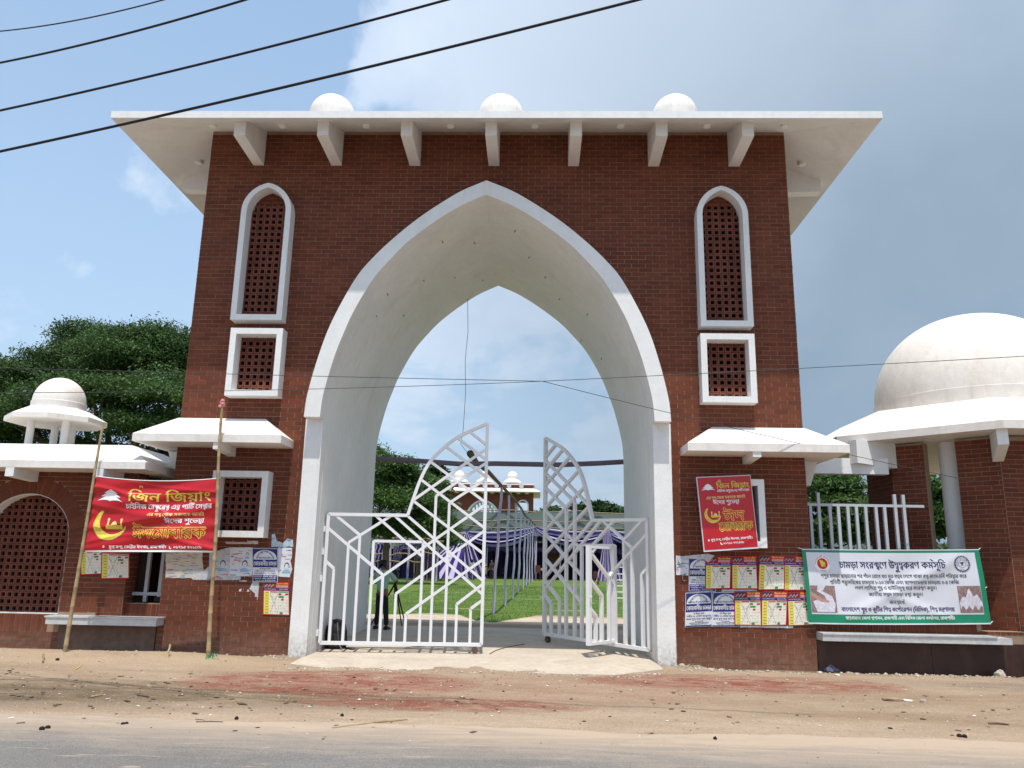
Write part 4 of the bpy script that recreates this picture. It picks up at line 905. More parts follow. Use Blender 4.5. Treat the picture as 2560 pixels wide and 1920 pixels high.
# ------------------------------------------------------------------ posters
def pmap(px0, py0, px1, py1, y, skew=0., curl=0.):
    j = [random.uniform(-2.2, 2.2) for _ in range(8)]
    bl, br, tr, tl = W(px0+skew+j[0], py1+j[1], y), W(px1+skew+j[2], py1+j[3], y), W(px1+j[4], py0+j[5], y), W(px0+j[6], py0+j[7], y)
    return board(bl, br, tr, tl, 1., 1.)
def sched(px0, py0, px1, py1, y, label, hidden_top=0., grp='red and yellow schedule posters'):
    t = thing('poster', label, 'poster', W((px0+px1)/2, (py0+py1)/2, y), grp); mp = pmap(px0, py0, px1, py1, y)
    strip_grid('sheet', 0, 0, 1, 1, mp, PRED, t, .0, 8, 8)
    if not hidden_top:
        flat('print_photo', rectp(.03, .825, .44, .97), mp, PDARK, t, .0008); rb_ = MB()
        for k in range(9):
            c_, d_ = .07+.04*k, .85+.05*((k*7) % 3)/2; rb_.add([mp(x, z, .0014) for x, z in disc(c_, d_, .018, .03, 7)], [tuple(range(7))])
        rb_.build('print_faces', PPINK, t, fix=False)
        text('lettering', [('জিহ্বা লাল তালিকা', .73, .915, .04, .45)], mp, PYEL, t, .0012, .002); flat('print_text_block', rectp(.50, .82, .95, .895), mp, PPINK, t, .001)
        flat('print_strip', rectp(.0, .735, 1., .805), mp, PNAVY, t, .001); text('lettering', [('বিশুদ্ধ নিম্ন পঞ্চ তালিকা', .78, .755, .028, .34), ('ফেলনা নাতিশীতোষ্ণ কার্যক্রম', .28, .76, .02, .46)], mp, INKW, t, .0016)
    flat('print_table', rectp(.04, .03, .965, .72), mp, PCREAM, t, .001); flat('print_column', rectp(.05, .035, .235, .71), mp, PYEL, t, .0014)
    l = MB()
    for k in range(1, 8): z = .03+.69*k/8; l.add([mp(*p, .0019) for p in rectp(.05, z-.001, .96, z+.001)], [(0, 1, 2, 3)])
    for x in (.36, .47, .58, .68, .775, .87): l.add([mp(*p, .0019) for p in rectp(x-.0009, .04, x+.0009, .66)], [(0, 1, 2, 3)])
    for (a, c) in (((.27, .64), (.57, .06)), ((.57, .64), (.27, .06)), ((.27, .60), (.42, .46)), ((.57, .6), (.42, .46))): 
        l.add([mp(a[0]-.004, a[1], .0021), mp(a[0]+.004, a[1], .0021), mp(c[0]+.004, c[1], .0021), mp(c[0]-.004, c[1], .0021)], [(0, 1, 2, 3)])
    for k in range(34):
        x, z = .26+.70*random.random(), .05+.58*random.random(); a = .008+.014*random.random(); l.add([mp(*p, .0024) for p in rectp(x-a, z-.003, min(x+a, .96), z+.004)], [(0, 1, 2, 3)])
    for k in range(8):
        z = .075+.69*k/8-.01; l.add([mp(*p, .0024) for p in rectp(.09, z, .20, z+.012)], [(0, 1, 2, 3)])
    l.build('print_rules', PDARK, t, fix=False)
    rd = MB(); gn = MB()
    for q in (rectp(.27, .675, .56, .705), rectp(.59, .60, .70, .65), rectp(.84, .60, .95, .65), rectp(.69, .44, .78, .49)): rd.add([mp(*p, .0028) for p in q], [(0, 1, 2, 3)])
    for q in (rectp(.58, .675, .955, .71), rectp(.59, .52, .79, .575), rectp(.63, .035, .74, .10)): gn.add([mp(*p, .0028) for p in q], [(0, 1, 2, 3)])
    rd.build('print_red', PRED, t, fix=False)['kind'] = 'stuff'; gn.build('print_green', PGREEN, t, fix=False)['kind'] = 'stuff'; return t
def blue(px0, py0, px1, py1, y, label, variant=0):
    t = thing('poster', label, 'poster', W((px0+px1)/2, (py0+py1)/2, y), 'blue and white hide collection posters'); mp = pmap(px0, py0, px1, py1, y)
    strip_grid('sheet', 0, 0, 1, 1, mp, PWHITE, t, 0, 8, 8); flat('print_frame', rectp(.02, .66, .98, .985), mp, PNAVY, t, .001)
    arch = [(.05, .665)]+[(.5-.45*math.cos(a), .70+.25*math.sin(a)) for a in np.linspace(0, math.pi, 20)]+[(.95, .665)]
    flat('print_arch', arch, mp, PWHITE, t, .0014); flat('print_band', rectp(.02, .435, .98, .665), mp, PNAVY, t, .0016)
    text('lettering', [('কোরবানীর চামড়া', .5, .488, .110, .90)], mp, INKW, t, .0022, .0022)
    text('lettering', [('জামেয়া ইসলামিয়া শাহমখদুম' if variant else 'মাদ্রাসা দারুস সালাম রাজশাহী', .5, .88, .05, .78, 'c', (.5, .55, .33)), ('মাদ্রাসার লিল্লাহ বোর্ডিং-এ', .5, .695, .04, .80 if variant else .5)], mp, INKN, t, .0022, .002)
    if variant:
        text('lettering', [('বা উহার মূল্য', .5, .365, .04, .40), ('গরীব ও এতিম ছাত্রদের', .5, .285, .045, .88), ('জন্য মুক্ত হস্তে দান করুন', .5, .205, .045, .92), ('আবেদনকারী', .5, .145, .022, .3), ('জামেয়া ইসলামিয়া শাহমখদুম', .5, .10, .025, .7), ('শাহমখদুম রাজশাহী ফোন', .5, .065, .02, .6)], mp, INKN, t, .002, .0015)
        flat('print_band', rectp(.02, .01, .98, .045), mp, PNAVY, t, .0016)
    else:
        text('lettering', [('বা উহার মূল্য', .5, .37, .035, .45), ('গরীব ও এতিম ছাত্রদের', .5, .305, .035, .8), ('জন্য মুক্ত হস্তে দান করুন', .5, .24, .035, .85)], mp, INKN, t, .002, .0015)
        flat('print_band', rectp(.02, .015, .98, .205), mp, PNAVY, t, .0016); text('lettering', [('যোগাযোগ: মাদ্রাসা দারুল হুদা', .5, .15, .035, .9), ('মাদ্রাসা রোড রাজশাহী', .5, .095, .025, .85), ('০১৭২১-০০৭১৭৬', .5, .035, .03, .8)], mp, INKW, t, .0022, .001)
    return t
Q = lambda x, y: (1680+x/5.978, 1370+y/5.978)
def qs(x0, y0, x1, y1): return (*Q(x0, y0), *Q(x1, y1))
blue(*qs(250, 145, 650, 645), -.014, 'blue and white poster half covered by the first red schedule poster of the upper row')
blue(*qs(205, 658, 604, 1180), -.014, 'whole blue and white poster at the lower left of the right-hand poster block', 1)
blue(*qs(604, 654, 1003, 1182), -.017, 'blue and white poster partly covered by the first red poster of the lower row', 1)
for k, (a, lab) in enumerate([((490, 122, 884, 622), 'first red schedule poster of the upper right-hand row, overlapping a blue poster'), ((884, 112, 1275, 625), 'second red schedule poster of the upper right-hand row'), ((1290, 112, 1680, 625), 'third red schedule poster of the upper right-hand row'), ((1665, 118, 2052, 632), 'red schedule poster of the upper row tucked beside the green-bordered banner'),
    ((932, 648, 1332, 1162), 'first red schedule poster of the lower right-hand row'), ((1332, 645, 1725, 1162), 'middle red schedule poster of the lower right-hand row'), ((1725, 645, 2118, 1166), 'red schedule poster of the lower row beside the green-bordered banner')]):
    sched(*qs(*a), -.021-.003*(k % 3), lab)
Q2 = lambda x, y: (400+x/6.506, 1330+y/6.506)
def q2(x0, y0, x1, y1): return (*Q2(x0, y0), *Q2(x1, y1))
sched(*q2(1680, 808, 2100, 1352), -.016, 'red and yellow schedule poster alone below the blue poster on the left tower')
blue(*q2(1500, 255, 1925, 800), -.026, 'blue and white poster on the left tower among torn pale posters')
Q3 = lambda x, y: (x/3.317, 1180+y/3.317)
sched(*Q3(668, 585), *Q3(856, 853), -.014, 'schedule poster without its header just right of the leaning pole under the red banner', 1.)
sched(*Q3(842, 600), *Q3(1068, 884), -.018, 'schedule poster without its header at the edge of the left recess', 1.)
def torn(poly, y, label, m=PWHITE2, prints=0, zo=Q2, cat='poster', portrait=None):
    P3 = [W(*zo(*p), y) for p in poly]; c = np.mean(P3, 0)
    t = thing('torn_poster', label, cat, c, 'weathered and torn paper posters'); J = []
    for i in range(len(P3)):                          # ragged edge
        a, d = P3[i], P3[(i+1) % len(P3)]; L = np.linalg.norm(d-a); n_ = max(2, int(L/.03))
        for k in range(n_): p = a+(d-a)*k/n_; J.append((p[0]+random.uniform(-.004, .004), p[2]+random.uniform(-.004, .004)))
    tri = tessellate_polygon([[Vector((x, z, 0)) for x, z in J]]); MB().add([(x, y, z) for x, z in J]+[(x, y+.001, z) for x, z in J], [tuple(q) for q in tri]+[(i, (i+1) % len(J), len(J)+(i+1) % len(J), len(J)+i) for i in range(len(J))]).build('sheet', m, t, fix=False)
    x0, x1 = min(p[0] for p in J), max(p[0] for p in J); z0, z1 = min(p[1] for p in J), max(p[1] for p in J)
    if prints:
        for mm, nm, n_ in ((PDARK, 'print_text', 26), (PSKY, 'print_blue', 7), (PPINK, 'print_pink', 4)):
            b_ = MB()
            for k in range(int(n_*prints)):
                px, pz = random.uniform(x0, x1), random.uniform(z0, z1); hw = random.uniform(.02, .09) if mm is not PDARK else random.uniform(.01, .05); hh = .003 if mm is PDARK else random.uniform(.005, .014)
                if all(poly_in(J, px+s_*hw, pz+s2*hh) for s_ in (-1, 1) for s2 in (-1, 1)): b_.box((px-hw, y-.0012-.0004*(k % 3), pz-hh), (px+hw, y-.0004, pz+hh))
            if b_.n: b_.build(nm, mm, t, fix=False)['kind'] = 'stuff'
    if portrait:
        for (ux, uy, s_) in portrait:
            p = W(*zo(ux, uy), y-.002); f = lambda l, o_: [(p[0]+a*s_, p[1]-o_, p[2]+c_*s_) for a, c_ in l]
            for l, mm, nm, o_ in ((disc(0, .15, .75, 1.0, 20), PDARK, 'print_hair', 0), (disc(0, -.08, .60, .85, 20), PWHITE, 'print_face', .0006), ([(-1.3, -1.9), (-.9, -1.1), (-.3, -.95), (.3, -.95), (.9, -1.1), (1.3, -1.9)], PSKY, 'print_shoulders', .0003), ([(-.35, -.0), (-.12, 0), (-.12, .08), (-.35, .08)], PDARK, 'print_eye', .001), ([(.12, -.0), (.35, 0), (.35, .08), (.12, .08)], PDARK, 'print_eye', .001), ([(-.2, -.5), (.2, -.5), (.2, -.44), (-.2, -.44)], PDARK, 'print_mouth', .001)):
                tr_ = tessellate_polygon([[Vector((a, c_, 0)) for a, c_ in l]]); MB().add(f(l, o_), [tuple(q) for q in tr_]).build(nm, mm, t, fix=False)
    return t
torn([(95, 330), (690, 330), (690, 470), (720, 700), (535, 770), (500, 750), (90, 752)], -.010, 'cream text poster at the left end of the torn row on the left tower', mat('poster faded', (.58, .54, .46), .7, .12, 8), 1.6)
torn([(535, 560), (700, 640), (800, 560), (800, 340), (1130, 250), (1310, 250), (1310, 782), (535, 778)], -.013, 'pale poster with blue foot behind the right bamboo pole on the left tower', PWHITE2, 1.3, portrait=[(1022, 525, .062)])
torn([(1140, 250), (1505, 250), (1500, 720), (1110, 712), (1140, 600)], -.017, 'pale poster with two portraits left of the blue poster', PWHITE, 1., portrait=[(1378, 530, .066), (1420, 370, .034)])
torn([(1925, 250), (2150, 260), (2145, 420), (2120, 470), (2150, 600), (2110, 735), (1900, 720)], -.012, 'crumpled pale poster with a portrait squeezed against the white jamb', PWHITE, .8, portrait=[(2060, 560, .06)])
torn([(1820, 40), (1870, 30), (1900, 140), (2000, 180), (2070, 110), (2160, 130), (2170, 240), (1810, 240)], -.008, 'strip of torn bluish paper above the torn row beside the white jamb', mat('torn blue paper', (.42, .53, .62), .7, .2, 20), .3)
torn([(1290, 790), (1420, 785), (1370, 860), (1340, 840), (1300, 850)], -.006, 'small torn paper shred hanging under the two-portrait poster', PWHITE2)
torn([(1285, 935), (1330, 925), (1310, 1020), (1270, 1015)], -.006, 'small scrap of white paper left of two others on the bricks')
torn([(1430, 930), (1455, 960), (1420, 1020), (1390, 1015)], -.006, 'slanting scrap of white paper, middle one of three on the bricks')
torn([(1520, 800), (1610, 800), (1600, 1010), (1585, 1100), (1540, 1095), (1545, 1000), (1450, 920)], -.006, 'long torn white paper tail below the blue poster of the left tower')
torn([(60, 110), (245, 140), (245, 410), (60, 405)], -.010, 'faded white notice beside the right jamb with a curled corner', PWHITE, .7, Q)
torn([(90, 130), (520, 85), (640, 110), (540, 220), (480, 170), (160, 160), (165, 215), (120, 235), (80, 180)], -.032, 'long white peeling paper strip above the blue poster at the right', PWHITE2, 0, Q)
torn([(140, 415), (240, 420), (190, 500), (150, 470)], -.006, 'little torn paper corner hanging under the faded notice at the right', PWHITE2, 0, Q)
torn([(745, 620), (1270, 620), (1270, 655), (740, 650)], -.008, 'white paper strip showing between the two rows of red posters', PWHITE2, 0, Q)
torn([(1015, 1160), (1810, 1165), (1805, 1200), (1410, 1190), (1020, 1185)], -.010, 'white paper edge peeping out under the lower row of red posters', PWHITE, 0, Q)
torn([(540, 545), (760, 545), (760, 566), (560, 566)], -.006, 'narrow strip of old paper under the lower left window', PWHITE2, 0, lambda x, y: (x/2.572*1.0+350, 1160+y/2.572-20))

# ------------------------------------------------------------------ bamboo poles, pegs, wires
def bamboo(name, label, a, c, r0, r1, m=BAMB, knots=13, n=10, grp=None, cat='pole'):
    a, c = np.array(a, float), np.array(c, float); pts = []; rad = []; bend = np.array([random.uniform(-.012, .012), random.uniform(-.01, .01), 0])
    for k in range(knots):
        for f_, rr_ in ((0, 1.16), (.06, 1.0), (.5, .97), (.94, 1.0)):
            t_ = (k+f_)/knots; pts.append(a+(c-a)*t_+bend*math.sin(3*math.pi*t_)*1.2); rad.append((r0+(r1-r0)*t_)*rr_)
    pts.append(c); rad.append(r1)
    o = MB().tube(pts, rad, n).build(name, m, None, smooth=True); return tag(o, label, cat, grp)
p1b, p1t = W(158, 1655, -.93), W(258, 1057, -.80)
pA = bamboo('bamboo_pole', 'yellow bamboo pole leaning to the right, holding the left edge of the red banner', (p1b[0], -.93, -.15), p1t, .036, .020)
pB = bamboo('bamboo_pole', 'upright yellow bamboo pole in front of the left tower with a rag on its tip', (-4.29, -.93, -.15), W(555, 1018, -.85), .036, .022, knots=15)
tp = W(555, 1012, -.85); rg = MB()
for k in range(5): rg.lathe((tp[0]+random.uniform(-.02, .02), tp[1]+random.uniform(-.02, .02), tp[2]-.03+.025*k), [(0, -.035), (.035, -.01), (.03, .02), (0, .035)], 7)
tag(stuff(rg.build('rag', PPINK)), 'pinkish rag knotted on the tip of the bamboo pole', 'rag'); bpy.data.objects['rag'].pop('kind')
bamboo('bamboo_stump', 'short bamboo peg stuck in the sand in front of the left tower', G(417, 1650, 0), W(425, 1612, -1.0), .016, .016, knots=2, cat='peg')
bamboo('wooden_peg', 'small dark peg in the sand left of the leaning pole', G(108, 1655, 0), W(109, 1636, -1.05), .014, .018, BAMB2, 2, cat='peg')
gr = MB(); gp = G(530, 1648, 0)
for k in range(9):
    a = random.uniform(0, 6.28); gr.tube([(gp[0], -.93, .02), (gp[0]+.09*math.cos(a), -.93+.09*math.sin(a), .10*random.random()+.02), (gp[0]+.17*math.cos(a+.5), -.97+.15*math.sin(a+.5), .0)], .006, 4)
tag(stuff(gr.build('rope', mat('green rope', (.05, .22, .10), .7))), 'green rope tied round the foot of the upright bamboo pole', 'rope'); bpy.data.objects['rope'].pop('kind') if 'kind' in bpy.data.objects['rope'] else None
def wire(label, a, c, r, sag, grp, ext=.35, m=CABLE, n=24, name='overhead_cable'):
    a, c = np.array(a, float), np.array(c, float); d = c-a; e0, e1 = ext if hasattr(ext, '__len__') else (ext, ext); a2, c2 = a-d*e0, c+d*e1
    pts = [a2+(c2-a2)*k/n+np.array([0, 0, -sag*4*(k/n)*(1-k/n)]) for k in range(n+1)]
    return tag(MB().tube(pts, r, 6).build(name, m, None, smooth=True), label, 'cable', grp)
gw = 'thick black cables crossing the sky'
for (v0, u1, r, lab) in ((365, 1532, .0165, 'lowest thick black cable, crossing the left end of the white roof'), (263, 1060, .0145, 'second thick black cable from below in the upper left sky'), (144, 563, .0135, 'third thick black cable from below in the upper left sky'), (65, 352, .008, 'thin topmost black cable in the upper left corner of the sky')):
    wire(lab, W(0, v0, -5.2), W(u1, 0, -6.4), r, .12, gw)
J = W(1356, 953, -1.7)
wire('thin wire running level across the arch at canopy height from the left', W(0, 915, -1.7), J, .0055, .03, 'thin wires in front of the gatehouse', (.8, 0), WIRE, name='thin_wire')
wire('thin wire rising from the knot toward the big dome', J, W(2560, 886, -1.7), .0055, .03, 'thin wires in front of the gatehouse', (0, .8), WIRE, name='thin_wire')
wire('thin wire sagging low over the small kiosk up to the knot', W(0, 956, -1.7), J, .005, .17, 'thin wires in front of the gatehouse', (.8, 0), WIRE, name='thin_wire')
wire('thin wire dropping from the knot to the right across the tower', J, W(2490, 1215, .12), .005, .05, 'thin wires in front of the gatehouse', 0, WIRE, name='thin_wire')
hw_ = MB(); ps = [W(1169, 748, 4.35), W(1170, 830, 4.4), W(1163, 900, 4.5), W(1164, 980, 4.6), W(1161, 1030, 4.7), W(1158, 1075, 4.9), W(1152, 1110, 5.1), W(1178, 1145, 5.2)]
hw_.tube(ps, .006, 5); tag(hw_.build('hanging_wire', WIRE, None), 'kinked thin wire hanging from the top of the vault', 'cable')
# tree limb ridge and cloth-wrapped posts going back over the lawn
Vq = lambda x, y: (1200+x/3.858, 1250+y/3.858)
PL = [((1253.8, 1217), (125, 1100)), ((1273, 1233), (237, 1022)), ((1291, 1256), (313, 955)), ((1303.5, 1272), (367, 895)), ((1313, 1288), (418, 860)), ((1321, 1296), (447, 832)), ((1327, 1301), (474, 808)), ((1332, 1306), (502, 795)), ((1337, 1312), (533, 770))]
tops = []
for k, (t_, b_) in enumerate(PL):
    g0 = G(*Vq(*b_), .0); tt = W(*t_, g0[1]); tops.append(tt); o = MB(); n_ = 9
    pts = [g0+(tt-g0)*i/n_+np.array([.02*math.sin(i*1.7+k), 0, 0]) for i in range(n_+1)]; pts[0][2] = -.05
    r0 = .046 if k < 3 else .055
    lab = ['nearest cloth-wrapped post of the row crossing the lawn', 'second cloth-wrapped post of the lawn row', 'third cloth-wrapped post of the lawn row, bare bamboo at its foot'][k] if k < 3 else '%s wrapped post counted from the nearest of the row crossing the lawn' % ('fourth', 'fifth', 'sixth', 'seventh', 'eighth', 'last')[k-3]
    tag(o.tube(pts, [r0*(1+.10*math.sin(i*2.1+k)) for i in range(n_+1)], 10).build('wrapped_post', LILAC, None, smooth=True), lab, 'post', 'cloth-wrapped posts in a row')
far = [np.array(q) for q in tops]; near = [W(1175, 1136, 6.3), W(1194, 1159, 7.2), W(1221, 1178, 8.8)]
pts = [p_+np.array([.03*math.sin(3.1*i_), 0, .03*math.sin(2.3*i_+1)]) for i_, p_ in enumerate(near+far+[W(1346, 1318, 62)])]; rad = [.095, .06, .065, .05, .062, .055]+[.06]*(len(far)-3)+[.07]
tag(MB().tube(pts, rad, 8).build('tree_limb', BARK, None, smooth=True), 'rough tree limb laid as a ridge over the row of wrapped posts', 'tree limb')
tag(MB().tube([W(880, 1143, 5.4), W(1040, 1152, 5.4), W(1150, 1160, 5.4), W(1240, 1159, 5.4), W(1400, 1162, 5.4), W(1500, 1158, 5.4), W(1620, 1151, 5.4)], .062, 12).build('wrapped_beam', MAUVE, None, smooth=True), 'long mauve cloth-wrapped beam spanning behind the arch', 'beam')
# ------------------------------------------------------------------ trees
def leafmat(n, c, tr=.3): return mat(n, c, .55, .35, .35, trans=tr, rnd=.5, spec=.35)
LEAFA = leafmat('raintree foliage', (.058, .112, .030), .38); LEAFB = leafmat('broadleaf foliage', (.066, .125, .030), .4); LEAFC = leafmat('dark foliage', (.030, .065, .018)); LEAFD = leafmat('distant foliage', (.055, .095, .040))
def leaves(blobs, n_tuft, per, ls, tuft=.5, flat_=.45, up=.25):
    B = np.array(blobs, float); A = (B[:, 3]*B[:, 4]*B[:, 5])**(2/3); pk = rng.choice(len(B), n_tuft, p=A/A.sum()); d = rng.normal(size=(n_tuft, 3)); d /= np.linalg.norm(d, axis=1)[:, None]; d[:, 2] = np.where(d[:, 2] < -.35, -d[:, 2]*.6, d[:, 2])
    r = 1-np.abs(rng.normal(0, .16, n_tuft))*(rng.uniform(0, 1, n_tuft) < .75)-.35*(rng.uniform(0, 1, n_tuft) < .2)*rng.uniform(0, 1, n_tuft)
    c = B[pk, :3]+d*B[pk, 3:6]*r[:, None]
    off = rng.normal(size=(n_tuft, per, 3))*np.array([tuft, tuft, tuft*flat_]); P_ = (c[:, None, :]+off).reshape(-1, 3); n = len(P_)
    nrm = rng.normal(size=(n, 3))*np.array([.6, .6, .35])+np.array([0, 0, .7]); nrm /= np.linalg.norm(nrm, axis=1)[:, None]
    t = np.cross(nrm, rng.normal(size=(n, 3))); t /= np.linalg.norm(t, axis=1)[:, None]; s_ = np.cross(nrm, t)
    L = ls*rng.uniform(.6, 1.35, n)[:, None]
    V = np.stack([P_-t*L, P_+s_*L*.42+nrm*L*.1, P_+t*L, P_-s_*L*.42+nrm*L*.1], 1).reshape(-1, 3); return V, np.arange(n*4).reshape(-1, 4)
def tree(label, base, blobs, m, n_tuft, per=12, ls=.16, tuft=.5, tr=.35, fork=.35, grp=None, name='tree'):
    t = thing(name, label, 'tree', base, grp); base = np.array(base, float); B = [np.array(q, float) for q in blobs]
    cen = np.mean([q[:3] for q in B], 0); top = base+(cen-base)*np.array([.5, .5, 1])*fork+np.array([0, 0, .0])
    top[2] = base[2]+(min(q[2] for q in B)-base[2])*.75+.3
    tk = MB(); tk.tube([base-np.array([0, 0, .3]), base+(top-base)*.3+np.array([.08, 0, 0]), base+(top-base)*.65, top], [tr*1.35, tr, tr*.85, tr*.8], 10)
    tk.build('trunk', BARK, t, smooth=True)
    for q in B[:14]:
        lm = MB(); c = q[:3]-np.array([0, 0, q[5]*.2]); midp = (top+c)/2+np.array([random.uniform(-.4, .4), random.uniform(-.4, .4), -.12*np.linalg.norm(c-top)])
        lm.tube([top, top*.6+midp*.4, midp, c], [tr*.55, tr*.42, tr*.28, tr*.12], 6)
        for k in range(3): e = c+np.array([random.uniform(-.7, .7)*q[3], random.uniform(-.7, .7)*q[4], random.uniform(.1, .7)*q[5]]); lm.tube([midp*.4+c*.6, (c+e)/2, e], [tr*.16, tr*.1, tr*.05], 5)
        lm.build('limb', BARK, t, smooth=True)
    sub = []
    for q in B:
        sub.append((*q[:3], *(q[3:]*.80)))
        for k in range(9):
            d = rng.normal(size=3); d /= np.linalg.norm(d); d[2] = abs(d[2])*.9-.25; f = rng.uniform(.24, .48)
            sub.append((*(q[:3]+d*q[3:]*rng.uniform(.62, .95)), *(q[3:]*f*np.array([1.1, 1.1, .85]))))
    V, F2 = leaves(sub, n_tuft, per, ls, tuft); cr = quick('crown', V, F2, m, t); cr['kind'] = 'stuff'; return t
def bl(u, v, y, rx, ry, rz): p = W(u, v, y); return (p[0], p[1], p[2], rx, ry, rz)
# the great spreading tree behind the left wall
BT = [bl(330, 905, 24, 3.2, 3.2, 2.2), bl(180, 935, 25, 3.2, 3., 2.0), bl(460, 915, 25, 3., 3., 2.2), bl(40, 985, 24, 3.4, 3., 1.9), bl(250, 890, 27, 2.6, 2.6, 1.9), bl(400, 1000, 22, 2.8, 2.6, 1.9), bl(240, 1010, 21.5, 2.8, 2.4, 1.7), bl(80, 1060, 22, 2.8, 2.2, 1.6), bl(340, 1080, 21.5, 2.6, 2.2, 1.4), bl(450, 1090, 24, 2.4, 2., 1.4), bl(-120, 1000, 26, 3.6, 3., 2.1), bl(-60, 1090, 23, 2.8, 2.2, 1.5), bl(560, 925, 26, 3.2, 3., 2.3), bl(10, 1150, 25, 2.8, 2., 1.2), bl(290, 1150, 26, 2.8, 2., 1.1), bl(160, 1140, 23, 2.4, 2., 1.1), bl(420, 1170, 25, 2.4, 2., 1.1)]
tree('huge spreading dark green tree rising behind the left wall', (W(330, 1300, 24)[0], 24, 0), BT, LEAFA, 17000, 16, .085, .30, .55)
# trees seen inside the arch on the left
tree('leafy tree just inside the arch, left of the gate leaf, nearest of its group', (W(960, 1440, 40)[0], 40, 0), [bl(960, 1180, 40, 2.2, 2., 1.6), bl(930, 1260, 39, 2.6, 2., 1.8), bl(1020, 1260, 41, 2.4, 2., 1.6), bl(980, 1330, 40, 2.2, 2., 1.3), bl(900, 1150, 41, 2., 2., 1.8), bl(1080, 1320, 41, 2., 2., 1.3), bl(1010, 1190, 41, 1.3, 1.3, .9)], LEAFB, 3600, 13, .13, .32, .25, grp='trees beyond the arch')
tree('tall rounded tree behind the nearest one, beside the curved edge of the left gate leaf', (W(1045, 1440, 52)[0], 52, 0), [bl(1030, 1240, 52, 2.2, 2.0, 2.2), bl(1075, 1300, 52, 1.5, 1.6, 1.6), bl(1070, 1255, 54, 1.1, 1.2, 1.2), bl(990, 1200, 54, 2.2, 2.0, 2.2), bl(1085, 1350, 51, 1.4, 1.6, 1.1), bl(1112, 1320, 52, .6, 1., 1.1)], LEAFB, 3200, 12, .16, .38, .28, grp='trees beyond the arch')
tree('dark fir-like tree standing before the far domed building', (W(1105, 1440, 70)[0], 70, 0), [bl(1088, 1190, 70, 1.0, 1.2, 1.3), bl(1086, 1222, 70, 1.4, 1.4, 1.4), bl(1078, 1250, 72, 1.6, 1.5, 1.6)], LEAFC, 1100, 10, .25, .4, .3, grp='trees beyond the arch')
tree('round dark tree above the cloth fence at the right inside the arch', (W(1500, 1440, 130)[0], 130, 0), [bl(1500, 1285, 130, 4.6, 3., 2.4), bl(1470, 1296, 132, 3.4, 3., 2.), bl(1545, 1292, 130, 3.5, 3., 1.9)], LEAFC, 1300, 9, .4, .6, .4, grp='trees beyond the arch')
tree('small far tree peeping over the cloth fence between the gate leaves', (W(1388, 1440, 150)[0], 150, 0), [bl(1384, 1290, 150, 2.2, 2., 2.), bl(1344, 1296, 152, 3., 2., 1.5), bl(1430, 1296, 152, 3., 2., 1.5)], LEAFD, 700, 9, .4, .6, .3, grp='trees beyond the arch')
# right
tree('spreading roadside tree just past the pavilion, throwing leafy shade on its eaves', (12.0, -3.0, 0), [(10.3, -2.5, 6.6, .9, .7, .45), (11.6, -2.3, 7.0, 1.2, .8, .6), (12.9, -2.4, 7.2, 1.2, .9, .6), (10.9, -3.2, 6.8, 1.2, .7, .5), (9.6, -3.2, 6.4, .6, .5, .3), (12.2, -1.6, 7.4, 1.2, .9, .6)], LEAFB, 1900, 11, .10, .22, .2)
tree('bushy green tree behind the railing at the right', (W(2080, 1440, 30)[0], 30, 0), [bl(2065, 1215, 30, 1.8, 1.6, 1.0), bl(2030, 1270, 29, 2., 1.6, 1.2), bl(2110, 1275, 30, 2., 1.8, 1.2), bl(2060, 1340, 29, 2.4, 1.8, 1.2), bl(2140, 1340, 31, 2.2, 1.8, 1.2), bl(1990, 1330, 30, 2., 2., 1.3)], LEAFB, 2300, 12, .15, .30, .2, grp='trees beyond the railing')
tree('dark green tree seen between the brick pier and the white column', (W(2300, 1440, 26)[0], 26, 0), [bl(2310, 1240, 26, 1.6, 1.5, 1.3), bl(2330, 1310, 26, 2., 1.6, 1.3), bl(2270, 1330, 27, 2., 1.6, 1.2), bl(2210, 1290, 28, 2., 1.6, 1.1)], LEAFA, 1700, 12, .15, .30, .2, grp='trees beyond the railing')
hz = []
for x in np.arange(-230, 240, 8.5): hz.append((x+random.uniform(-3, 3), 190+random.uniform(-10, 20), random.uniform(2.5, 4.5), random.uniform(5, 8), 5, random.uniform(2.5, 4.2)))
V, F2 = leaves(hz, 9000, 9, .65, 1.1); w2 = quick('distant_wood', V, F2, LEAFD); stuff(w2, 'low belt of distant trees along the horizon', 'wood')
db = MB(); p = W(1545, 1300, 128)
for k in range(9): e = p+np.array([random.uniform(0, 6), 0, random.uniform(1.5, 3.)]); db.tube([p, (p+e)/2+np.array([.3, 0, .2]), e], [.10, .06, .02], 4)
tag(db.build('bare_branches', BARK, None), 'bare grey branches sticking up right of the round dark tree', 'branches')

# ------------------------------------------------------------------ far domed gate, cloth fence, striped tent
FY = 120.
fg = thing('far_gatehouse', 'distant brick gate building with three white domed kiosks above the cloth fence', 'gatehouse', W(1208, 1400, FY))
wx = lambda u, v=1260: W(u, v, FY)[0]; wz_ = lambda v, u=1208: W(u, v, FY)[2]
BR2 = mat('distant brick', (.20, .062, .045), .9, .1, .6)
arc = lambda cu, hu, vt, vb: [(wx(cu-hu), wz_(vb))]+[(wx(cu)-(wx(cu)-wx(cu-hu))*math.cos(a), wz_(vb)+(wz_(vt)-wz_(vb))*math.sin(a)**.9) for a in np.linspace(.05, math.pi-.05, 18)]+[(wx(cu+hu), wz_(vb))]
x0, x1 = wx(1083), wx(1333.5)
MB().extr([(x0, -1), (x0, wz_(1211)), (x1, wz_(1211)), (x1, -1)], [arc(1208, 43, 1254, 1330), rect(wx(1296), wx(1319), wz_(1274), wz_(1254))[::-1]], FY, FY+1.2).build('wall', BR2, fg)
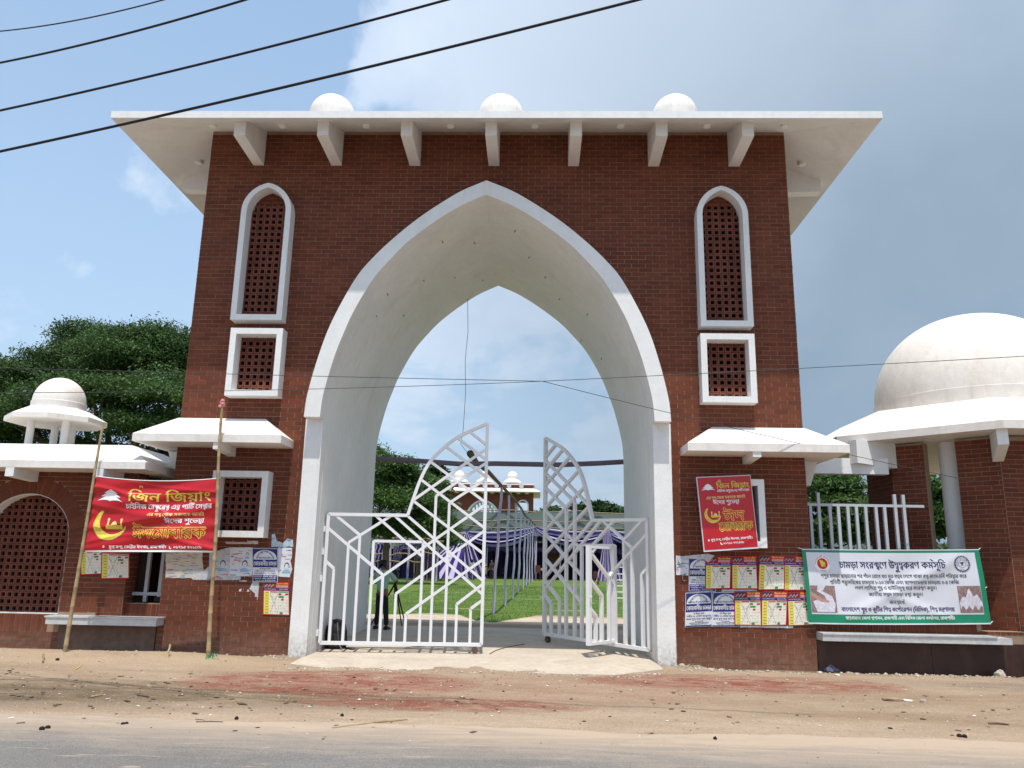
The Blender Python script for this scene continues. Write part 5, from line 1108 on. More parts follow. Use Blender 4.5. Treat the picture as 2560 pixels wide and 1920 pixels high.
MB().extr(arc(1208, 50, 1250, 1330), [arc(1208, 43, 1254, 1329)], FY-.5, FY+.0).build('arch_trim', WHITE, fg)
MB().extr(arched(wx(1293), wx(1322), wz_(1276), wz_(1248), wz_(1262)), [arched(wx(1296), wx(1319), wz_(1274), wz_(1251), wz_(1263))], FY-.3, FY+.3).build('window_frame', WHITE, fg); MB().box((wx(1294), FY-.2, wz_(1282)), (wx(1321), FY, wz_(1278))).build('window_frame', WHITE, fg)
gl_ = MB()
for k in range(7): gl_.bar((wx(1190+k*12), FY+.6, wz_(1290)), (wx(1214+k*8), FY+.6, wz_(1252)), .25, .1, (0, 1, 0)); gl_.bar((wx(1240-k*12), FY+.7, wz_(1290)), (wx(1216-k*8), FY+.7, wz_(1252)), .25, .1, (0, 1, 0))
stuff(gl_.build('lattice', WHITE, fg))
for q in (1110, 1150, 1179, 1211, 1241, 1272, 1303): MB().lathe((0, 0, 0), [(0, 0), (.38, 0), (.38, .3), (0, .3)], 14).build('round_vent', GREYP, fg).matrix_basis = Matrix.Translation((wx(q), FY-.1, wz_(1214.5)))@Matrix.Rotation(R(90), 4, 'X')
MB().box((x0-.3, FY-.3, wz_(1211)), (x1+.2, FY+9, wz_(1208.5))).build('parapet', WROOF, fg)
A = [(wx(1062), FY-2.2, wz_(1231)), (wx(1351), FY-2.2, wz_(1231)), (wx(1351), FY+11, wz_(1231)), (wx(1062), FY+11, wz_(1231))]; T2 = [(x, y, z+.12) for x, y, z in A]; Q_ = [(x0, FY, wz_(1219)), (x1, FY, wz_(1219)), (x1, FY+8, wz_(1219)), (x0, FY+8, wz_(1219))]
MB().add(A+T2+Q_, [(3, 2, 1, 0)]+[(k, (k+1) % 4, 4+(k+1) % 4, 4+k) for k in range(4)]+[(4+k, 4+(k+1) % 4, 8+(k+1) % 4, 8+k) for k in range(4)]).build('roof', WROOF, fg)
for q in (1142, 1168, 1186, 1208, 1230, 1253, 1275, 1296, 1317): MB().box((wx(q)-.3, FY-1.6, wz_(1234)), (wx(q)+.3, FY, wz_(1229))).build('bracket', WHITE, fg)
for u in (1148, 1212, 1281):
    c = W(u, 1205, FY+3); k = .92; z0 = wz_(1209)
    dm = MB().lathe((c[0], c[1], 0), [(.95*k, z0+1.1), (1.0*k, z0+1.6)]+[(.98*k*math.cos(a), z0+1.6+.98*k*math.sin(a)) for a in np.linspace(0, 1.57, 8)], 20).build('dome', WROOF, fg, smooth=True)
    MB().lathe((c[0], c[1], 0), [(0, z0+.45), (1.75*k, z0+.42), (1.75*k, z0+.6), (1.*k, z0+1.12), (0, z0+1.15)], 12).build('canopy', WROOF, dm)
    for dx in (-.65, 0, .65): MB().lathe((c[0]+dx, c[1], 0), [(.16, z0-.1), (.16, z0+.5)], 8).build('column', WHITE, dm)
def cloth(name, nu, nv, fn, m, parent=None):
    me = bpy.data.meshes.new(name); vs = [tuple(map(float, fn(i/(nu-1), j/(nv-1)))) for j in range(nv) for i in range(nu)]
    fs = [(j*nu+i, j*nu+i+1, (j+1)*nu+i+1, (j+1)*nu+i) for j in range(nv-1) for i in range(nu-1)]; me.from_pydata(vs, [], fs); uv = me.uv_layers.new(name='UVMap')
    co = np.array([((v % nu)/(nu-1), (v//nu)/(nv-1)) for f in fs for v in f], np.float32); uv.data.foreach_set('uv', co.ravel()); me.materials.append(m); me.polygons.foreach_set('use_smooth', [True]*len(fs)); return link(name, me, parent)
def stripe(name, axis_, n, a=(.60, .54, .76), c=(.045, .024, .15)):
    m = bpy.data.materials.new(name); m.use_nodes = True; t = m.node_tree; t.nodes.clear(); uv = N(t, 'ShaderNodeUVMap').outputs[0]; s = N(t, 'ShaderNodeSeparateXYZ', {0: uv}).outputs[axis_]
    f = mth(t, 'GREATER_THAN', mth(t, 'FRACT', mth(t, 'MULTIPLY', s, float(n))), .42); col = mixc(t, f, a, c); b = N(t, 'ShaderNodeBsdfPrincipled', {'Base Color': col, 'Roughness': .8, 'Specular IOR Level': .2}); tr = N(t, 'ShaderNodeBsdfTranslucent', {'Color': col})
    mx = N(t, 'ShaderNodeMixShader', {0: .35, 1: b.outputs[0], 2: tr.outputs[0]}); t.links.new(mx.outputs[0], N(t, 'ShaderNodeOutputMaterial').inputs[0]); return m
FENC = mat('grey green cloth', (.155, .20, .175), .9, .08, .3)
cf = thing('cloth_fence', 'long grey-green cloth fence on bamboo rails across the back of the ground', 'fence', W(1270, 1350, 80))
cloth('cloth', 160, 8, lambda u, v: (-20+62*u, 80+.25*math.sin(40*u)+.1*math.sin(133*u), (W(1250, 1279, 80)[2]+.10*math.sin(17*u))*v), FENC, cf)
for v_ in (1277, 1301, 1318): MB().tube([(-20+62*k/24, 79.6, W(1250, v_, 79.6)[2]+.14*math.sin(k*1.9+v_)) for k in range(25)], .07, 5).build('rail', BAMB2, cf)
for k in range(13): MB().tube([(-18+4.6*k, 79.5, 0), (-18+4.6*k+random.uniform(-.8, .8), 79.5, 6.3+random.uniform(-.3, .5))], .07, 5).build('post', BAMB2, cf)
TY = 62.; tn = thing('striped_tent', 'open pavilion tent hung with purple and lilac striped cloth at the far side', 'tent', W(1300, 1440, TY))
SH = stripe('cloth striped along', 1, 3.5); SV = stripe('cloth striped across', 0, 5.); SV2 = stripe('cloth striped narrow', 0, 12.); PURP = mat('dark purple cloth', (.035, .022, .075), .9, .2, .5, trans=.1); PURP2 = mat('valance purple', (.10, .06, .20), .9, .2, .5)
def swag(pa, pb, dep, sag, hh, nm='swag'):
    pa, pb = np.array(pa), np.array(pb)
    return cloth(nm, 40, 22, lambda u, v: pa+(pb-pa)*u+np.array([0, -.5*math.sin(math.pi*u)*v-.18*math.sin(5*2*math.pi*v)*math.sin(math.pi*u)+dep*0, -sag*4*u*(1-u)*(.35+.9*v)-hh*v*math.sin(math.pi*u)**.35+.03*math.sin(9*u+11*v)]), SH, tn)
pts_ = [W(1040, 1326, TY), W(1163, 1329, TY), W(1339, 1318, TY), W(1520, 1326, TY), W(1700, 1330, TY)]
for a, c in zip(pts_[1:-1], pts_[2:]): swag(a, c, 0, .55, 1.0)
ap = W(1162, 1329, TY-.3)
def drape(u0, u1, vb, dep, m, nm='drape', w0=.05, y1=-2.): 
    b0, b1 = W(u0, vb, TY+y1), W(u1, vb, TY+y1)
    def f(u, v):
        e = b0+(b1-b0)*u; s = v**1.15; p = ap+np.array([(u-.5)*w0, 0, 0]); q = p+(e-p)*s; q = q+np.array([.05*math.sin(31*u)*v, -.28*abs(math.sin(dep*u))*v*(1.15-v)*2, -.30*math.sin(math.pi*v)*(1-u)*1.6]); q[2] = max(q[2], .03); return q
    return cloth(nm, 60, 24, f, m, tn)
drape(985, 1150, 1452, 15, SV, 'drape', .3, -3.5); drape(1150, 1222, 1446, 24, SV, 'drape', .6, -1.)
ap = W(1518, 1322, TY-.3); drape(1490, 1560, 1455, 24, SV2, 'drape', .5, -1.)
cloth('roof_cloth', 30, 14, lambda u, v: (W(1120, 1330, TY)[0]+22*u, TY+14*v, 3.9+.35*math.sin(math.pi*v)-.12*math.cos(9*u)), PURP, tn)
cloth('back_cloth', 120, 4, lambda u, v: (W(1090, 1330, TY)[0]+24*u, TY+13.8+.18*math.sin(150*u), 4.3*v), PURP, tn)
cloth('valance', 240, 4, lambda u, v: (W(1205, 1370, TY)[0]+14*u, TY+1.5+.05*math.sin(90*u), W(1300, 1368, TY+1.5)[2]-v*(.30+.22*abs(math.sin(48*u)))), PURP2, tn)
for u in (1163, 1215, 1339, 1400, 1452, 1518, 1600): p = W(u, 1440, TY); MB().tube([(p[0], TY+.2, 0), (p[0]+.05, TY+.2, 4.35)], .07, 6).build('post', LILAC, tn)
# brown cabinet, table and speaker horn in the tent
MB().box((W(1368, 1400, TY+3)[0], TY+3, W(1368, 1428, TY+3)[2]), (W(1402, 1400, TY+3)[0], TY+3.4, W(1368, 1372, TY+3)[2])).build('board_panel', mat('brown board', (.12, .045, .03), .7), tn)
hn = MB().lathe((0, 0, 0), [(.06, .5), (.1, .3), (.34, .0), (.30, .0), (.06, .28)], 18).build('horn_speaker', BLK, None, smooth=True); pp = W(1350, 1349, TY-1); hn.matrix_basis = Matrix.Translation(pp)@Matrix.Rotation(R(-90), 4, 'X'); hn.matrix_basis = Matrix.Translation(pp)@Matrix.Rotation(R(-90), 4, 'X'); tag(hn, 'round dark horn loudspeaker hung under the tent swag', 'loudspeaker')
WFR = mat('white plastic', (.75, .75, .76), .5)
# scaffold of bamboo with hanging cloths on the left
sc = thing('scaffold', 'skeleton of bamboo posts and rails with hanging cloths at the left inside the arch', 'frame', W(1020, 1440, 46))
for (ut, vt, ub, vb) in ((977, 1302, 975, 1440), (1027, 1308, 1017, 1461), (1062, 1316, 1058, 1446), (1099, 1318, 1090, 1449), (945, 1306, 948, 1445)):
    p = G(ub, min(vb, 1456), 0); y_ = min(p[1], 50.); a = W(ub, vb, y_); MB().tube([(a[0], y_, 0), W(ut, vt, y_)], .085, 7).build('post', LILAC, sc, smooth=True)
for (u0, v0, u1, v1) in ((920, 1290, 1165, 1334), (925, 1343, 1110, 1352), (930, 1388, 1100, 1382), (935, 1405, 1050, 1404)):
    a, c = W(u0, v0, 46), W(u1, v1, 46); MB().tube([a+(c-a)*k/8+np.array([0, 0, .12*math.sin(k*2.3)]) for k in range(9)], .06, 5).build('rail', BAMB2, sc)
for u in (957, 992, 1001, 1040, 1075): a = W(u, 1300+random.uniform(0, 20), 46.5); MB().tube([(a[0]+random.uniform(-.2, .2), 46.5, 0), a], .045, 5).build('thin_post', BAMB2, sc)
for (u0, u1, v0, v1, m) in ((930, 972, 1360, 1440, SV), (985, 1005, 1365, 1425, SV2), (1046, 1062, 1352, 1395, SV2), (1000, 1050, 1356, 1372, SH)):
    a, c = W(u0, v0, 46.2), W(u1, v1, 46.2); cloth('hanging_cloth', 24, 10, lambda u, v, a=a, c=c: (a[0]+(c[0]-a[0])*u*(1-.25*v)+.05*math.sin(20*v), 46.2+.1*math.sin(22*u), a[2]+(c[2]-a[2])*v), m, sc)
cloth('back_cloth', 60, 4, lambda u, v: (W(925, 1400, 58)[0]+(W(1100, 1400, 58)[0]-W(925, 1400, 58)[0])*u, 58+.2*math.sin(60*u), W(1000, 1372, 58)[2]*v), PURP, sc)
# ladder, bottom right of the view through the arch
la = thing('ladder', 'white folding ladder standing on the grass near the right side of the arch', 'ladder', G(1552, 1512, 0))
lp = G(1548, 1510, .02); yl = lp[1]
for u in (1540, 1567):
    for yo in (0, .9): MB().tube([(W(u, 1510, yl)[0], yl+yo, 0), (W(u+(2 if u < 1550 else -1), 1400, yl)[0], yl+.45, W(u, 1405, yl)[2])], .035, 6).build('stile', WFR, la)
for v_ in (1418, 1435, 1450, 1465, 1480, 1495): a, c = W(1540, v_, yl), W(1567, v_, yl); f_ = (a[2]/W(1540, 1405, yl)[2])*.45; MB().box((a[0], yl+f_-.03, a[2]-.02), (c[0], yl+f_+.05, a[2]+.02)).build('rung', WFR, la)
for i, (u, vb) in enumerate(((1344, 1452), (1490, 1462))):
    g0 = G(u, vb, .0); s_ = .5 if i == 0 else .6; t = thing('chair', ['dark red-brown chair at the far end of the post row', 'dark red-brown chair behind the small open door of the gate'][i], 'chair', g0, 'dark chairs on the lawn'); ch = mat('brown plastic', (.09, .028, .018), .5)
    k_ = .6*(1 if i == 0 else .75)
    for dx in (-.35, .35):
        for dy in (-.3, .3): MB().tube([(g0[0]+dx*k_*1.1, g0[1]+dy*1.1, 0), (g0[0]+dx*k_, g0[1]+dy, .75*k_*1.6)], .04, 5).build('leg', ch, t)
    MB().box((g0[0]-.4*k_, g0[1]-.35, .75*k_*1.5), (g0[0]+.4*k_, g0[1]+.35, .75*k_*1.6)).build('seat', ch, t); MB().box((g0[0]-.38*k_, g0[1]+.3, .75*k_*1.65), (g0[0]+.38*k_, g0[1]+.36, 1.5*k_*1.5)).build('backrest', ch, t)

# ------------------------------------------------------------------ people
def skin(name, pts, edges, m, parent, root=0, sub=2):
    me = bpy.data.meshes.new(name); me.from_pydata([p[:3] for p in pts], edges, []); o = bpy.data.objects.new(name, me); COL.objects.link(o)
    o.modifiers.new('skin', 'SKIN').use_smooth_shade = True
    for i, p in enumerate(pts):
        r = p[3]; me.skin_vertices[0].data[i].radius = (r, r) if not hasattr(r, '__len__') else r; me.skin_vertices[0].data[i].use_root = i == root
    o.modifiers.new('sub', 'SUBSURF').levels = sub; o.modifiers['sub'].render_levels = sub
    dg = bpy.context.evaluated_depsgraph_get(); m2 = bpy.data.meshes.new_from_object(o.evaluated_get(dg)); m2.name = name; m2.materials.clear(); m2.materials.append(m)
    bpy.data.objects.remove(o); q = bpy.data.objects.new(name, m2); COL.objects.link(q); q.parent = parent; return q
SKN = mat('brown skin', (.20, .10, .06), .5, .08, 9); HAIR = mat('black hair', (.010, .009, .009), .6, .2, 60)
def person(label, loc, yaw, s, shirt, trous, pose='stand', hat=None, fem=False):
    """local frame: x right, y forward (the way the person faces), z up; unit figure 1.72 m tall."""
    t = bpy.data.objects.new('person', None); COL.objects.link(t); t.location = [float(q) for q in loc]; t.rotation_euler.z = yaw; t.scale = (s, s, s); t['label'] = label; t['category'] = 'person'
    hz_ = 0.
    if pose == 'sit': hz_ = -.42
    if pose == 'film': LH, RH = (-.06, .40, 1.40), (.17, .36, 1.36); LE, RE = (-.27, .14, 1.20), (.34, .16, 1.18)
    elif pose == 'sit': LH, RH = (-.12, .42, .62), (.16, .40, .60); LE, RE = (-.27, .10, .74), (.28, .1, .72)
    else: LH, RH = (-.27, .06, .82), (.27, .08, .84); LE, RE = (-.26, -.02, 1.08), (.26, -.02, 1.08)
    z = lambda v: v+hz_
    if pose == 'sit': K = [(-.13, .42, .50), (.15, .44, .52)]; A_ = [(-.12, .36, .08), (.14, .38, .08)]
    elif pose == 'film': K = [(-.10, .03, .50), (.13, -.02, .50)]; A_ = [(-.13, 0, .08), (.20, -.10, .08)]
    else: K = [(-.10, .03, .49), (.10, .02, .49)]; A_ = [(-.11, 0, .08), (.12, 0, .08)]
    body = [(0, 0, z(.95), (.14, .11)), (0, .0, z(1.12), (.13, .10)), (0, -.01, z(1.32), (.16, .11)), (0, 0, z(1.46), (.07, .07)), (0, .01, z(1.54), (.052, .055)), (0, .02, z(1.60), (.07, .085)), (0, .02, z(1.66), (.078, .095)), (0, .01, z(1.725), (.05, .06)),
            (-.18, -.01, z(1.42), .055), (*LE, .042), (*LH, .030), (.18, -.01, z(1.42), .055), (*RE, .042), (*RH, .030),
            (-.09, 0, z(.90), .085), (*K[0], .055), (*A_[0], .038), (A_[0][0], A_[0][1]+.17, .035, .032), (.09, 0, z(.90), .085), (*K[1], .055), (*A_[1], .038), (A_[1][0], A_[1][1]+.17, .035, .032)]
    ed = [(0, 1), (1, 2), (2, 3), (3, 4), (4, 5), (5, 6), (6, 7), (2, 8), (8, 9), (9, 10), (2, 11), (11, 12), (12, 13), (0, 14), (14, 15), (15, 16), (16, 17), (0, 18), (18, 19), (19, 20), (20, 21)]
    skin('body', body, ed, SKN, t)
    half = lambda a, c, f: tuple(a[i]+(c[i]-a[i])*f for i in range(3))
    sh = [(0, 0, z(.86), (.16, .125)), (0, 0, z(1.12), (.155, .12)), (0, -.01, z(1.32), (.18, .13)), (0, 0, z(1.455), (.085, .08)), (-.185, -.01, z(1.42), .075), (*half((-.18, -.01, z(1.42)), LE, .85), .066), (.185, -.01, z(1.42), .075), (*half((.18, -.01, z(1.42)), RE, .85), .066)]
    skin('shirt', sh, [(0, 1), (1, 2), (2, 3), (2, 4), (4, 5), (2, 6), (6, 7)], shirt, t)
    tr_ = [(0, 0, z(.92), (.12, .10)), (-.085, 0, z(.82), .092), (*K[0], .076), (*half(K[0], A_[0], .97), .066), (.085, 0, z(.82), .092), (*K[1], .076), (*half(K[1], A_[1], .97), .066)]
    skin('trousers', tr_, [(0, 1), (1, 2), (2, 3), (0, 4), (4, 5), (5, 6)], trous, t)
    skin('hair', [(0, -.015, z(1.66), (.086, .095)), (0, -.02, z(1.735), (.062, .072)), (0, -.055, z(1.60), (.06, .05))], [(0, 1), (0, 2)], HAIR, t)
    for hnd, fw in ((LH, 1), (RH, 1)):                # palm with five separate curled fingers
        hx, hy, hz2 = hnd; pts = [(hx, hy, hz2, .026), (hx, hy+.05, hz2+.005, (.034, .016))]; e2 = [(0, 1)]
        for k in range(4): L_ = (.07, .08, .075, .06)[k]; x_ = hx-.026+.0175*k; n0 = len(pts); pts += [(x_, hy+.075, hz2+.006, .0085), (x_, hy+.075+L_*.5, hz2-.004, .008), (x_, hy+.075+L_*.72, hz2-.028, .007)]; e2 += [(1, n0), (n0, n0+1), (n0+1, n0+2)]
        n0 = len(pts); sd = 1 if hx < 0 else -1; pts += [(hx+sd*.038, hy+.03, hz2-.008, .010), (hx+sd*.055, hy+.062, hz2-.014, .009)]; e2 += [(0, n0), (n0, n0+1)]
        skin('hand', pts, e2, SKN, t, sub=1)
    for a in A_: MB().hexa([(a[0]-.05, a[1]-.08, 0), (a[0]+.05, a[1]-.08, 0), (a[0]+.055, a[1]+.2, 0), (a[0]-.055, a[1]+.2, 0), (a[0]-.045, a[1]-.07, .09), (a[0]+.045, a[1]-.07, .09), (a[0]+.04, a[1]+.18, .05), (a[0]-.04, a[1]+.18, .05)]).build('shoe', BLK, t)
    f0 = (0, .112, z(1.63)); MB().lathe((0, 0, 0), [(0, .03), (.012, .018), (.014, -.004), (0, -.01)], 8).build('nose', SKN, t, smooth=True).location = (0, .108, z(1.615))
    for sx_ in (-1, 1):
        MB().lathe((0, 0, 0), [(0, .008), (.009, 0), (0, -.008)], 8).build('eye', HAIR, t).location = (sx_*.03, .103, z(1.645)); MB().lathe((0, 0, 0), [(0, .03), (.014, .01), (.012, -.02), (0, -.03)], 8).build('ear', SKN, t, smooth=True).location = (sx_*.083, .015, z(1.63))
    MB().box((-.022, .100, z(1.575)), (.022, .108, z(1.582))).build('mouth', mat('lips', (.18, .05, .04)), t)
    if hat: MB().lathe((0, .01, z(1.66)), [(.17, 0), (.09, .035), (.085, .13), (0, .15)], 16).build('hat', hat, t, smooth=True)
    return t
for o in (): pass
MINT = mat('mint green shirt', (.30, .52, .39), .85, .08, 8, .3, 30); DKT = mat('dark trousers', (.016, .015, .018), .85, .2, 10)
ph = G(955, 1571, .045); py_ = ph[1]-.2
person('photographer in a mint green shirt and dark trousers, seen from behind at a tripod', (ph[0], py_, .04), R(-12), .885, MINT, DKT, 'film')
tp = thing('tripod', 'black camera tripod with the camera in front of the photographer', 'tripod', (ph[0]+.28, py_+.35, .04)); hx, hy = ph[0]+.22, py_+.42
for dx, dy in ((-.55, -.05), (.33, -.12), (.12, .5)): MB().tube([(hx, hy, 1.06), (hx+dx*.5, hy+dy*.5, .55), (hx+dx, hy+dy, .05)], [.022, .018, .012], 7).build('leg', BLK, tp)
MB().tube([(hx, hy, .7), (hx, hy, 1.18)], .025, 8).build('centre_column', BLK, tp)
cm_ = MB().box((hx-.06, hy-.11, 1.19), (hx+.06, hy+.10, 1.32)).build('camera_body', BLK, tp); MB().lathe((0, 0, 0), [(0, 0), (.045, 0), (.05, .14), (0, .14)], 14).build('lens', BLK, cm_, smooth=True).matrix_basis = Matrix.Translation((hx, hy+.10, 1.255))@Matrix.Rotation(R(-90), 4, 'X')
MB().box((hx+.01, hy-.06, 1.32), (hx+.03, hy+.05, 1.37)).build('handle', BLK, cm_)
YLW = mat('straw hat', (.48, .37, .20), .9); KHK = mat('khaki shirt', (.30, .25, .18), .9); LTS = mat('light shirt', (.35, .35, .38), .9); DKS = mat('dark shirt', (.04, .035, .05), .9)
for (u, y_, yaw, sh, tr_, ps_, ht_, lab) in ((1214, 56, 1.2, KHK, DKT, 'sit', YLW, 'man in a straw hat and khaki shirt sitting on the grass at the tent mouth'), (1181, 57, -.4, LTS, DKS, 'stand', None, 'standing man in a light grey shirt beside the striped drape'), (1229, 60, 2.6, DKS, DKT, 'stand', None, 'dark-clothed figure just right of the man in the straw hat'), (1262, 66, .5, DKS, DKT, 'sit', None, 'dark figure sitting inside the shaded tent')):
    p = W(u, 1430, y_); person(lab, (p[0], y_, 0), yaw, 1.0, sh, tr_, ps_, ht_)
# camera bag by the left jamb
bg_ = thing('backpack', 'bulging black backpack resting by the left jamb behind the gate leaf', 'bag', (-2.50, .95, 0)); bx, by = G(840, 1618, 0)[0]+.04, .98
prof = [(0, .0), (.19, .0), (.215, .10), (.20, .30), (.165, .42), (.09, .50), (0, .52)]
bb = MB().lathe((0, 0, 0), prof, 20).build('body', BLK, bg_, smooth=True); bb.matrix_basis = Matrix.Translation((bx, by, .005))@Matrix.Scale(.75, 4, (0, 1, 0))
MB().lathe((0, 0, 0), [(0, 0), (.12, .01), (.13, .12), (.10, .22), (0, .24)], 14).build('pocket', mat('black nylon', (.03, .03, .032), .5), bg_, smooth=True).matrix_basis = Matrix.Translation((bx, by-.11, .04))@Matrix.Scale(.6, 4, (0, 1, 0))
for dx in (-.08, .07): MB().tube([(bx+dx*.6, by-.12, .47), (bx+dx, by-.19, .33), (bx+dx*1.3, by-.17, .12), (bx+dx*2.6, by-.25, .01)], .013, 6).build('strap', mat('grey strap', (.10, .10, .11), .6), bg_)
MB().tube([(bx-.20, by-.1, .02), (bx-.3, by-.22, .012), (bx-.24, by-.3, .012)], .02, 6).build('strap', BLK, bg_); MB().tube([(bx+.2, by-.05, .02), (bx+.34, by-.18, .012), (bx+.40, by-.16, .02)], .016, 6).build('strap', BLK, bg_)

# ------------------------------------------------------------------ rubble and litter
def rocks(name, n, fx, m, s0, s1, label, cat, fl=.55):
    vs = []; fs = []; k = 0; ico = np.array([(0, 0, 1), (.9, 0, .3), (.28, .86, .3), (-.73, .53, .3), (-.73, -.53, .3), (.28, -.86, .3), (.6, .5, -.5), (-.5, .6, -.5), (-.3, -.8, -.5), (.7, -.4, -.5)])
    tri = [(0, 1, 2), (0, 2, 3), (0, 3, 4), (0, 4, 5), (0, 5, 1), (1, 6, 2), (2, 7, 3), (3, 7, 4), (4, 8, 5), (5, 9, 1), (1, 9, 6), (2, 6, 7), (4, 7, 8), (5, 8, 9)]
    for _ in range(n):
        x, y = fx(); s_ = random.uniform(s0, s1)*(.4+1.2*random.random()**2); a = random.random()*6.28; R2 = np.array([[math.cos(a), -math.sin(a), 0], [math.sin(a), math.cos(a), 0], [0, 0, 1]])
        p = (ico*(1+.3*rng.uniform(-1, 1, (10, 1)))*np.array([1.3, .85, fl]))@R2.T*s_+np.array([x, y, float(rz(x, y) if y < -5.8 else gz(x, y))+s_*.2]); vs.append(p); fs += [tuple(q+k for q in t_) for t_ in tri]; k += 10
    return stuff(quick(name, np.concatenate(vs), fs, m), label, cat)
STONE = mat('pale rubble', (.42, .36, .29), .95, .3, 14, .5, 60, rnd=.3); CHIP = mat('dark chips', (.055, .042, .032), .95, .3, 14, rnd=.4); BRCK = mat('brick chips', (.28, .11, .07), .95, .3, 14, rnd=.3); PAPR = mat('paper litter', (.72, .70, .66), .8, .1, 20)
gaus = random.gauss
rocks('rubble', 900, lambda: (random.uniform(3.2, 9.5), -.28+gaus(0, .22)-.2*random.random()), STONE, .008, .032, 'loose pale rubble along the foot of the right walls', 'rubble')
rocks('rubble', 420, lambda: ((x := random.uniform(-2.9, 2.9)), -1.55+.05*math.sin(x*2)+gaus(0, .07)+max(0, x-2.2)*.7), STONE, .006, .022, 'crumbled concrete along the broken edge of the threshold', 'rubble')
rocks('rubble', 260, lambda: (random.uniform(-7.5, -3.2), -.35+gaus(0, .12)), STONE, .006, .024, 'small stones along the foot of the left walls', 'rubble')
rocks('pebbles', 1500, lambda: (random.uniform(-8, 9.5), random.uniform(-6.2, -.6)), STONE, .004, .015, 'small pale pebbles strewn over the dirt verge', 'pebbles')
rocks('brick_chips', 700, lambda: (random.choice((gaus(-1, 1.4), gaus(3.6, 1.5))), gaus(-2.3, .7)), BRCK, .004, .013, 'red brick crumbs on the reddish patches', 'brick chips')
rocks('dark_litter', 330, lambda: (random.choice((gaus(-5, 2.4), random.uniform(-8, 9))), gaus(-4.0, 1.1) if random.random() < .6 else random.uniform(-6.6, -1)), CHIP, .005, .020, 'dark chips, bark and dry leaves scattered on the verge', 'litter', .3)
def scraps(n, fx, m, s0, s1, label):
    b = MB()
    for _ in range(n):
        x, y = fx(); s_ = random.uniform(s0, s1); a = random.random()*6.28; z = float(gz(x, y))+.006; c, sn = math.cos(a), math.sin(a); P4 = [(-1, -.5, 0), (1, -.6, .1), (.9, .5, .35*random.random()), (-.8, .6, .1)]
        b.add([(x+(p[0]*c-p[1]*sn)*s_, y+(p[0]*sn+p[1]*c)*s_, z+p[2]*s_) for p in P4], [(0, 1, 2, 3)])
    return stuff(b.build('scraps', m, fix=False), label, 'litter')
scraps(70, lambda: (random.uniform(-8, 9), random.uniform(-5.6, -.7)), PAPR, .008, .030, 'scraps of white paper on the verge')
scraps(260, lambda: (random.choice((gaus(-5.5, 2.2), random.uniform(-8, 9))), gaus(-4., 1.)), mat('dry leaf', (.13, .085, .05), .9, .3, 9), .010, .045, 'dry brown leaves and chips on the verge')
def lump(name, label, cat, u, v, s_, m, fl=.7, grp=None, asym=1.):
    g0 = G(u, v, -.06); x, y = g0[0], g0[1]; vs, fs = [], []; nn, mm_ = 12, 7; sd = random.random()*9
    for j in range(mm_):
        th = math.pi*j/(mm_-1)
        for i in range(nn):
            a = 2*math.pi*i/nn; r = 1+.16*math.sin(2*a+sd)+.10*math.sin(5*a+3*th+sd*2)+.08*math.sin(4*th+a); vs.append((s_*asym*r*math.sin(th)*math.cos(a), s_*r*math.sin(th)*math.sin(a), s_*fl*r*math.cos(th)))
    fs = [(j*nn+i, j*nn+(i+1) % nn, (j+1)*nn+(i+1) % nn, (j+1)*nn+i) for j in range(mm_-1) for i in range(nn)]
    if name == 'plastic_bag': vs = [(p[0]*random.uniform(.7, 1.35), p[1]*random.uniform(.6, 1.4), p[2]*random.uniform(.3, 1.5)) for p in vs]
    o = MB().add(vs, fs).build(name, m, None, smooth=True); o.location = (x, y, float(rz(x, y) if y < -5.8 else gz(x, y))+s_*fl*.55); return tag(o, label, cat, grp)
DUNG = mat('dark clod', (.022, .015, .014), .9, .3, 30, .8, 60)
for (u, v, s_, lab) in ((104, 1830, .024, 'dark round clod on the road edge, left one of the nearer pair at far left'), (119, 1825, .022, 'dark round clod on the road edge, right one of the nearer pair at far left'), (307, 1811, .018, 'dark round clod on the road, left one of the second pair'), (316, 1810, .018, 'dark round clod on the road, right one of the second pair'), (2399, 1843, .024, 'dark round clod at the right roadside, left one of the pair'), (2412, 1844, .024, 'dark round clod at the right roadside, right one of the pair'), (591, 1801, .024, 'dark clod on a bark piece at the road edge'), (855, 1792, .022, 'single dark clod on the sandy strip in the middle'), (1788, 1849, .022, 'single dark clod on the sandy strip at the right'), (58, 1718, .018, 'single dark clod on the sand at far left'), (142, 1661, .026, 'dark clod at the foot of the leaning bamboo pole')):
    lump('clod', lab, 'clod', u, v, s_, DUNG, .8, 'dark clods on the ground')
lump('stone', 'pale rough stone standing against the dark plinth at the right', 'stone', 2500, 1690, .10, STONE, .85); lump('stone', 'flat brown stone lying on the verge at the right', 'stone', 2232, 1753, .085, mat('brown stone', (.30, .21, .14), .9, .2, 10, .5, 50), .35, asym=1.4)
lump('stone', 'small round pale stone right of the flat brown stone', 'stone', 2308, 1757, .035, STONE, .8); lump('paper_scrap', 'long white paper scrap beside the flat brown stone', 'litter', 2263, 1751, .06, PAPR, .15, asym=1.8)
lump('stone', 'pale stone in the dark dirt left of the middle of the verge', 'stone', 373, 1718, .028, STONE, .8); lump('stone', 'whitish stone beside the torn end of the slab at the right tower', 'stone', 1705, 1672, .05, STONE, .7)
bgm = mat('dark blue plastic', (.018, .022, .065), .35, .3, 30, .9, 30, spec=.5); lump('plastic_bag', 'crumpled dark blue plastic bag by the corner of the right tower', 'bag', 2078, 1685, .085, bgm, .7, asym=1.7); lump('paper_scrap', 'small white scrap in front of the dark blue plastic bag', 'litter', 2094, 1694, .035, PAPR, .4)
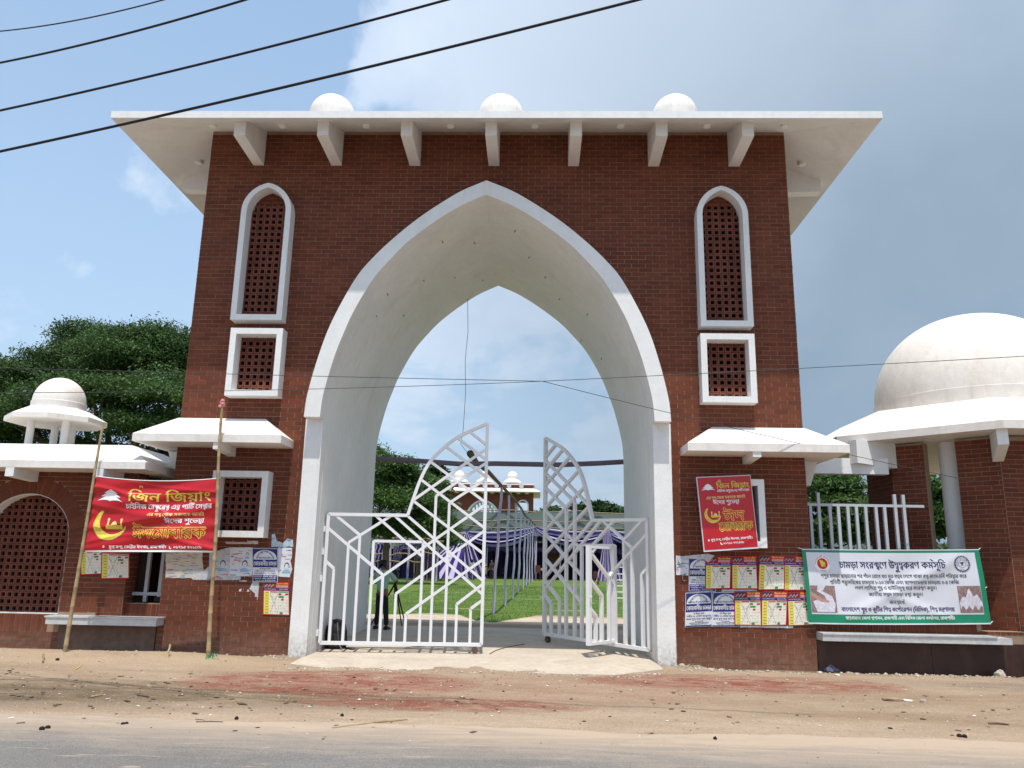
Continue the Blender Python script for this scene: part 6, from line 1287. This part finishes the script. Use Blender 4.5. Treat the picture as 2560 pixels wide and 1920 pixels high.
def stick(label, u0, v0, u1, v1, r, m, name='stick'):
    a, c = G(u0, v0, -.06), G(u1, v1, -.06); f = lambda p: (p[0], p[1], float(gz(p[0], p[1]))+r*.8); md = (a+c)/2+np.array([0, .02, 0]); return tag(MB().tube([f(a), f(md), f(c)], [r, r, r*.6], 6).build(name, m), label, 'stick', 'sticks and bark lying on the verge')
stick('thin bamboo split lying along the middle of the verge', 1018, 1803, 830, 1822, .010, BAMB); stick('dark bark strip at the road edge left of the middle', 490, 1808, 557, 1809, .008, BARK, 'bark_strip'); stick('dark bark strip holding the clod at the road edge', 488, 1802, 512, 1804, .006, BARK, 'bark_strip')
stick('dark flat bark piece in the middle of the brown dirt', 597, 1763, 617, 1764, .012, BARK, 'bark_strip'); stick('black bark piece in the damp dirt at the left', 343, 1743, 372, 1747, .014, BARK, 'bark_strip'); stick('light wood chip on the damp dirt at the left', 227, 1746, 256, 1742, .011, BAMB, 'wood_chip'); stick('long dark twig on the verge at far right', 2472, 1812, 2522, 1813, .012, BARK)
stick('thin twig in the damp dirt at far left', 133, 1765, 155, 1762, .010, BARK); stick('short dark twig on the right half of the verge', 2302, 1801, 2315, 1802, .010, BARK)
stick('yellow plastic strap lying on the sand near the leaning pole', 186, 1680, 204, 1668, .008, mat('yellow strap', (.62, .50, .08), .5), 'strap')
# tufts of weed at wall feet
wd_ = []; 
for _ in range(900):
    x = random.choice((random.uniform(5.7, 9.0), random.uniform(3.4, 5.6), random.uniform(-6.8, -5.2))); y = -.12-abs(gaus(0, .10)); a = random.random()*6.28; hh = random.uniform(.015, .06); z = float(gz(x, y)); wd_ += [(x-.004*math.cos(a), y-.004*math.sin(a), z), (x+.004*math.cos(a), y+.004*math.sin(a), z), (x+random.uniform(-.02, .02), y+random.uniform(-.02, .02), z+hh)]
stuff(quick('weeds', np.array(wd_), np.arange(len(wd_)).reshape(-1, 3), mat('weed', (.07, .12, .03), .8, .3, 9, trans=.2)), 'low weeds at the foot of the side walls', 'weeds')
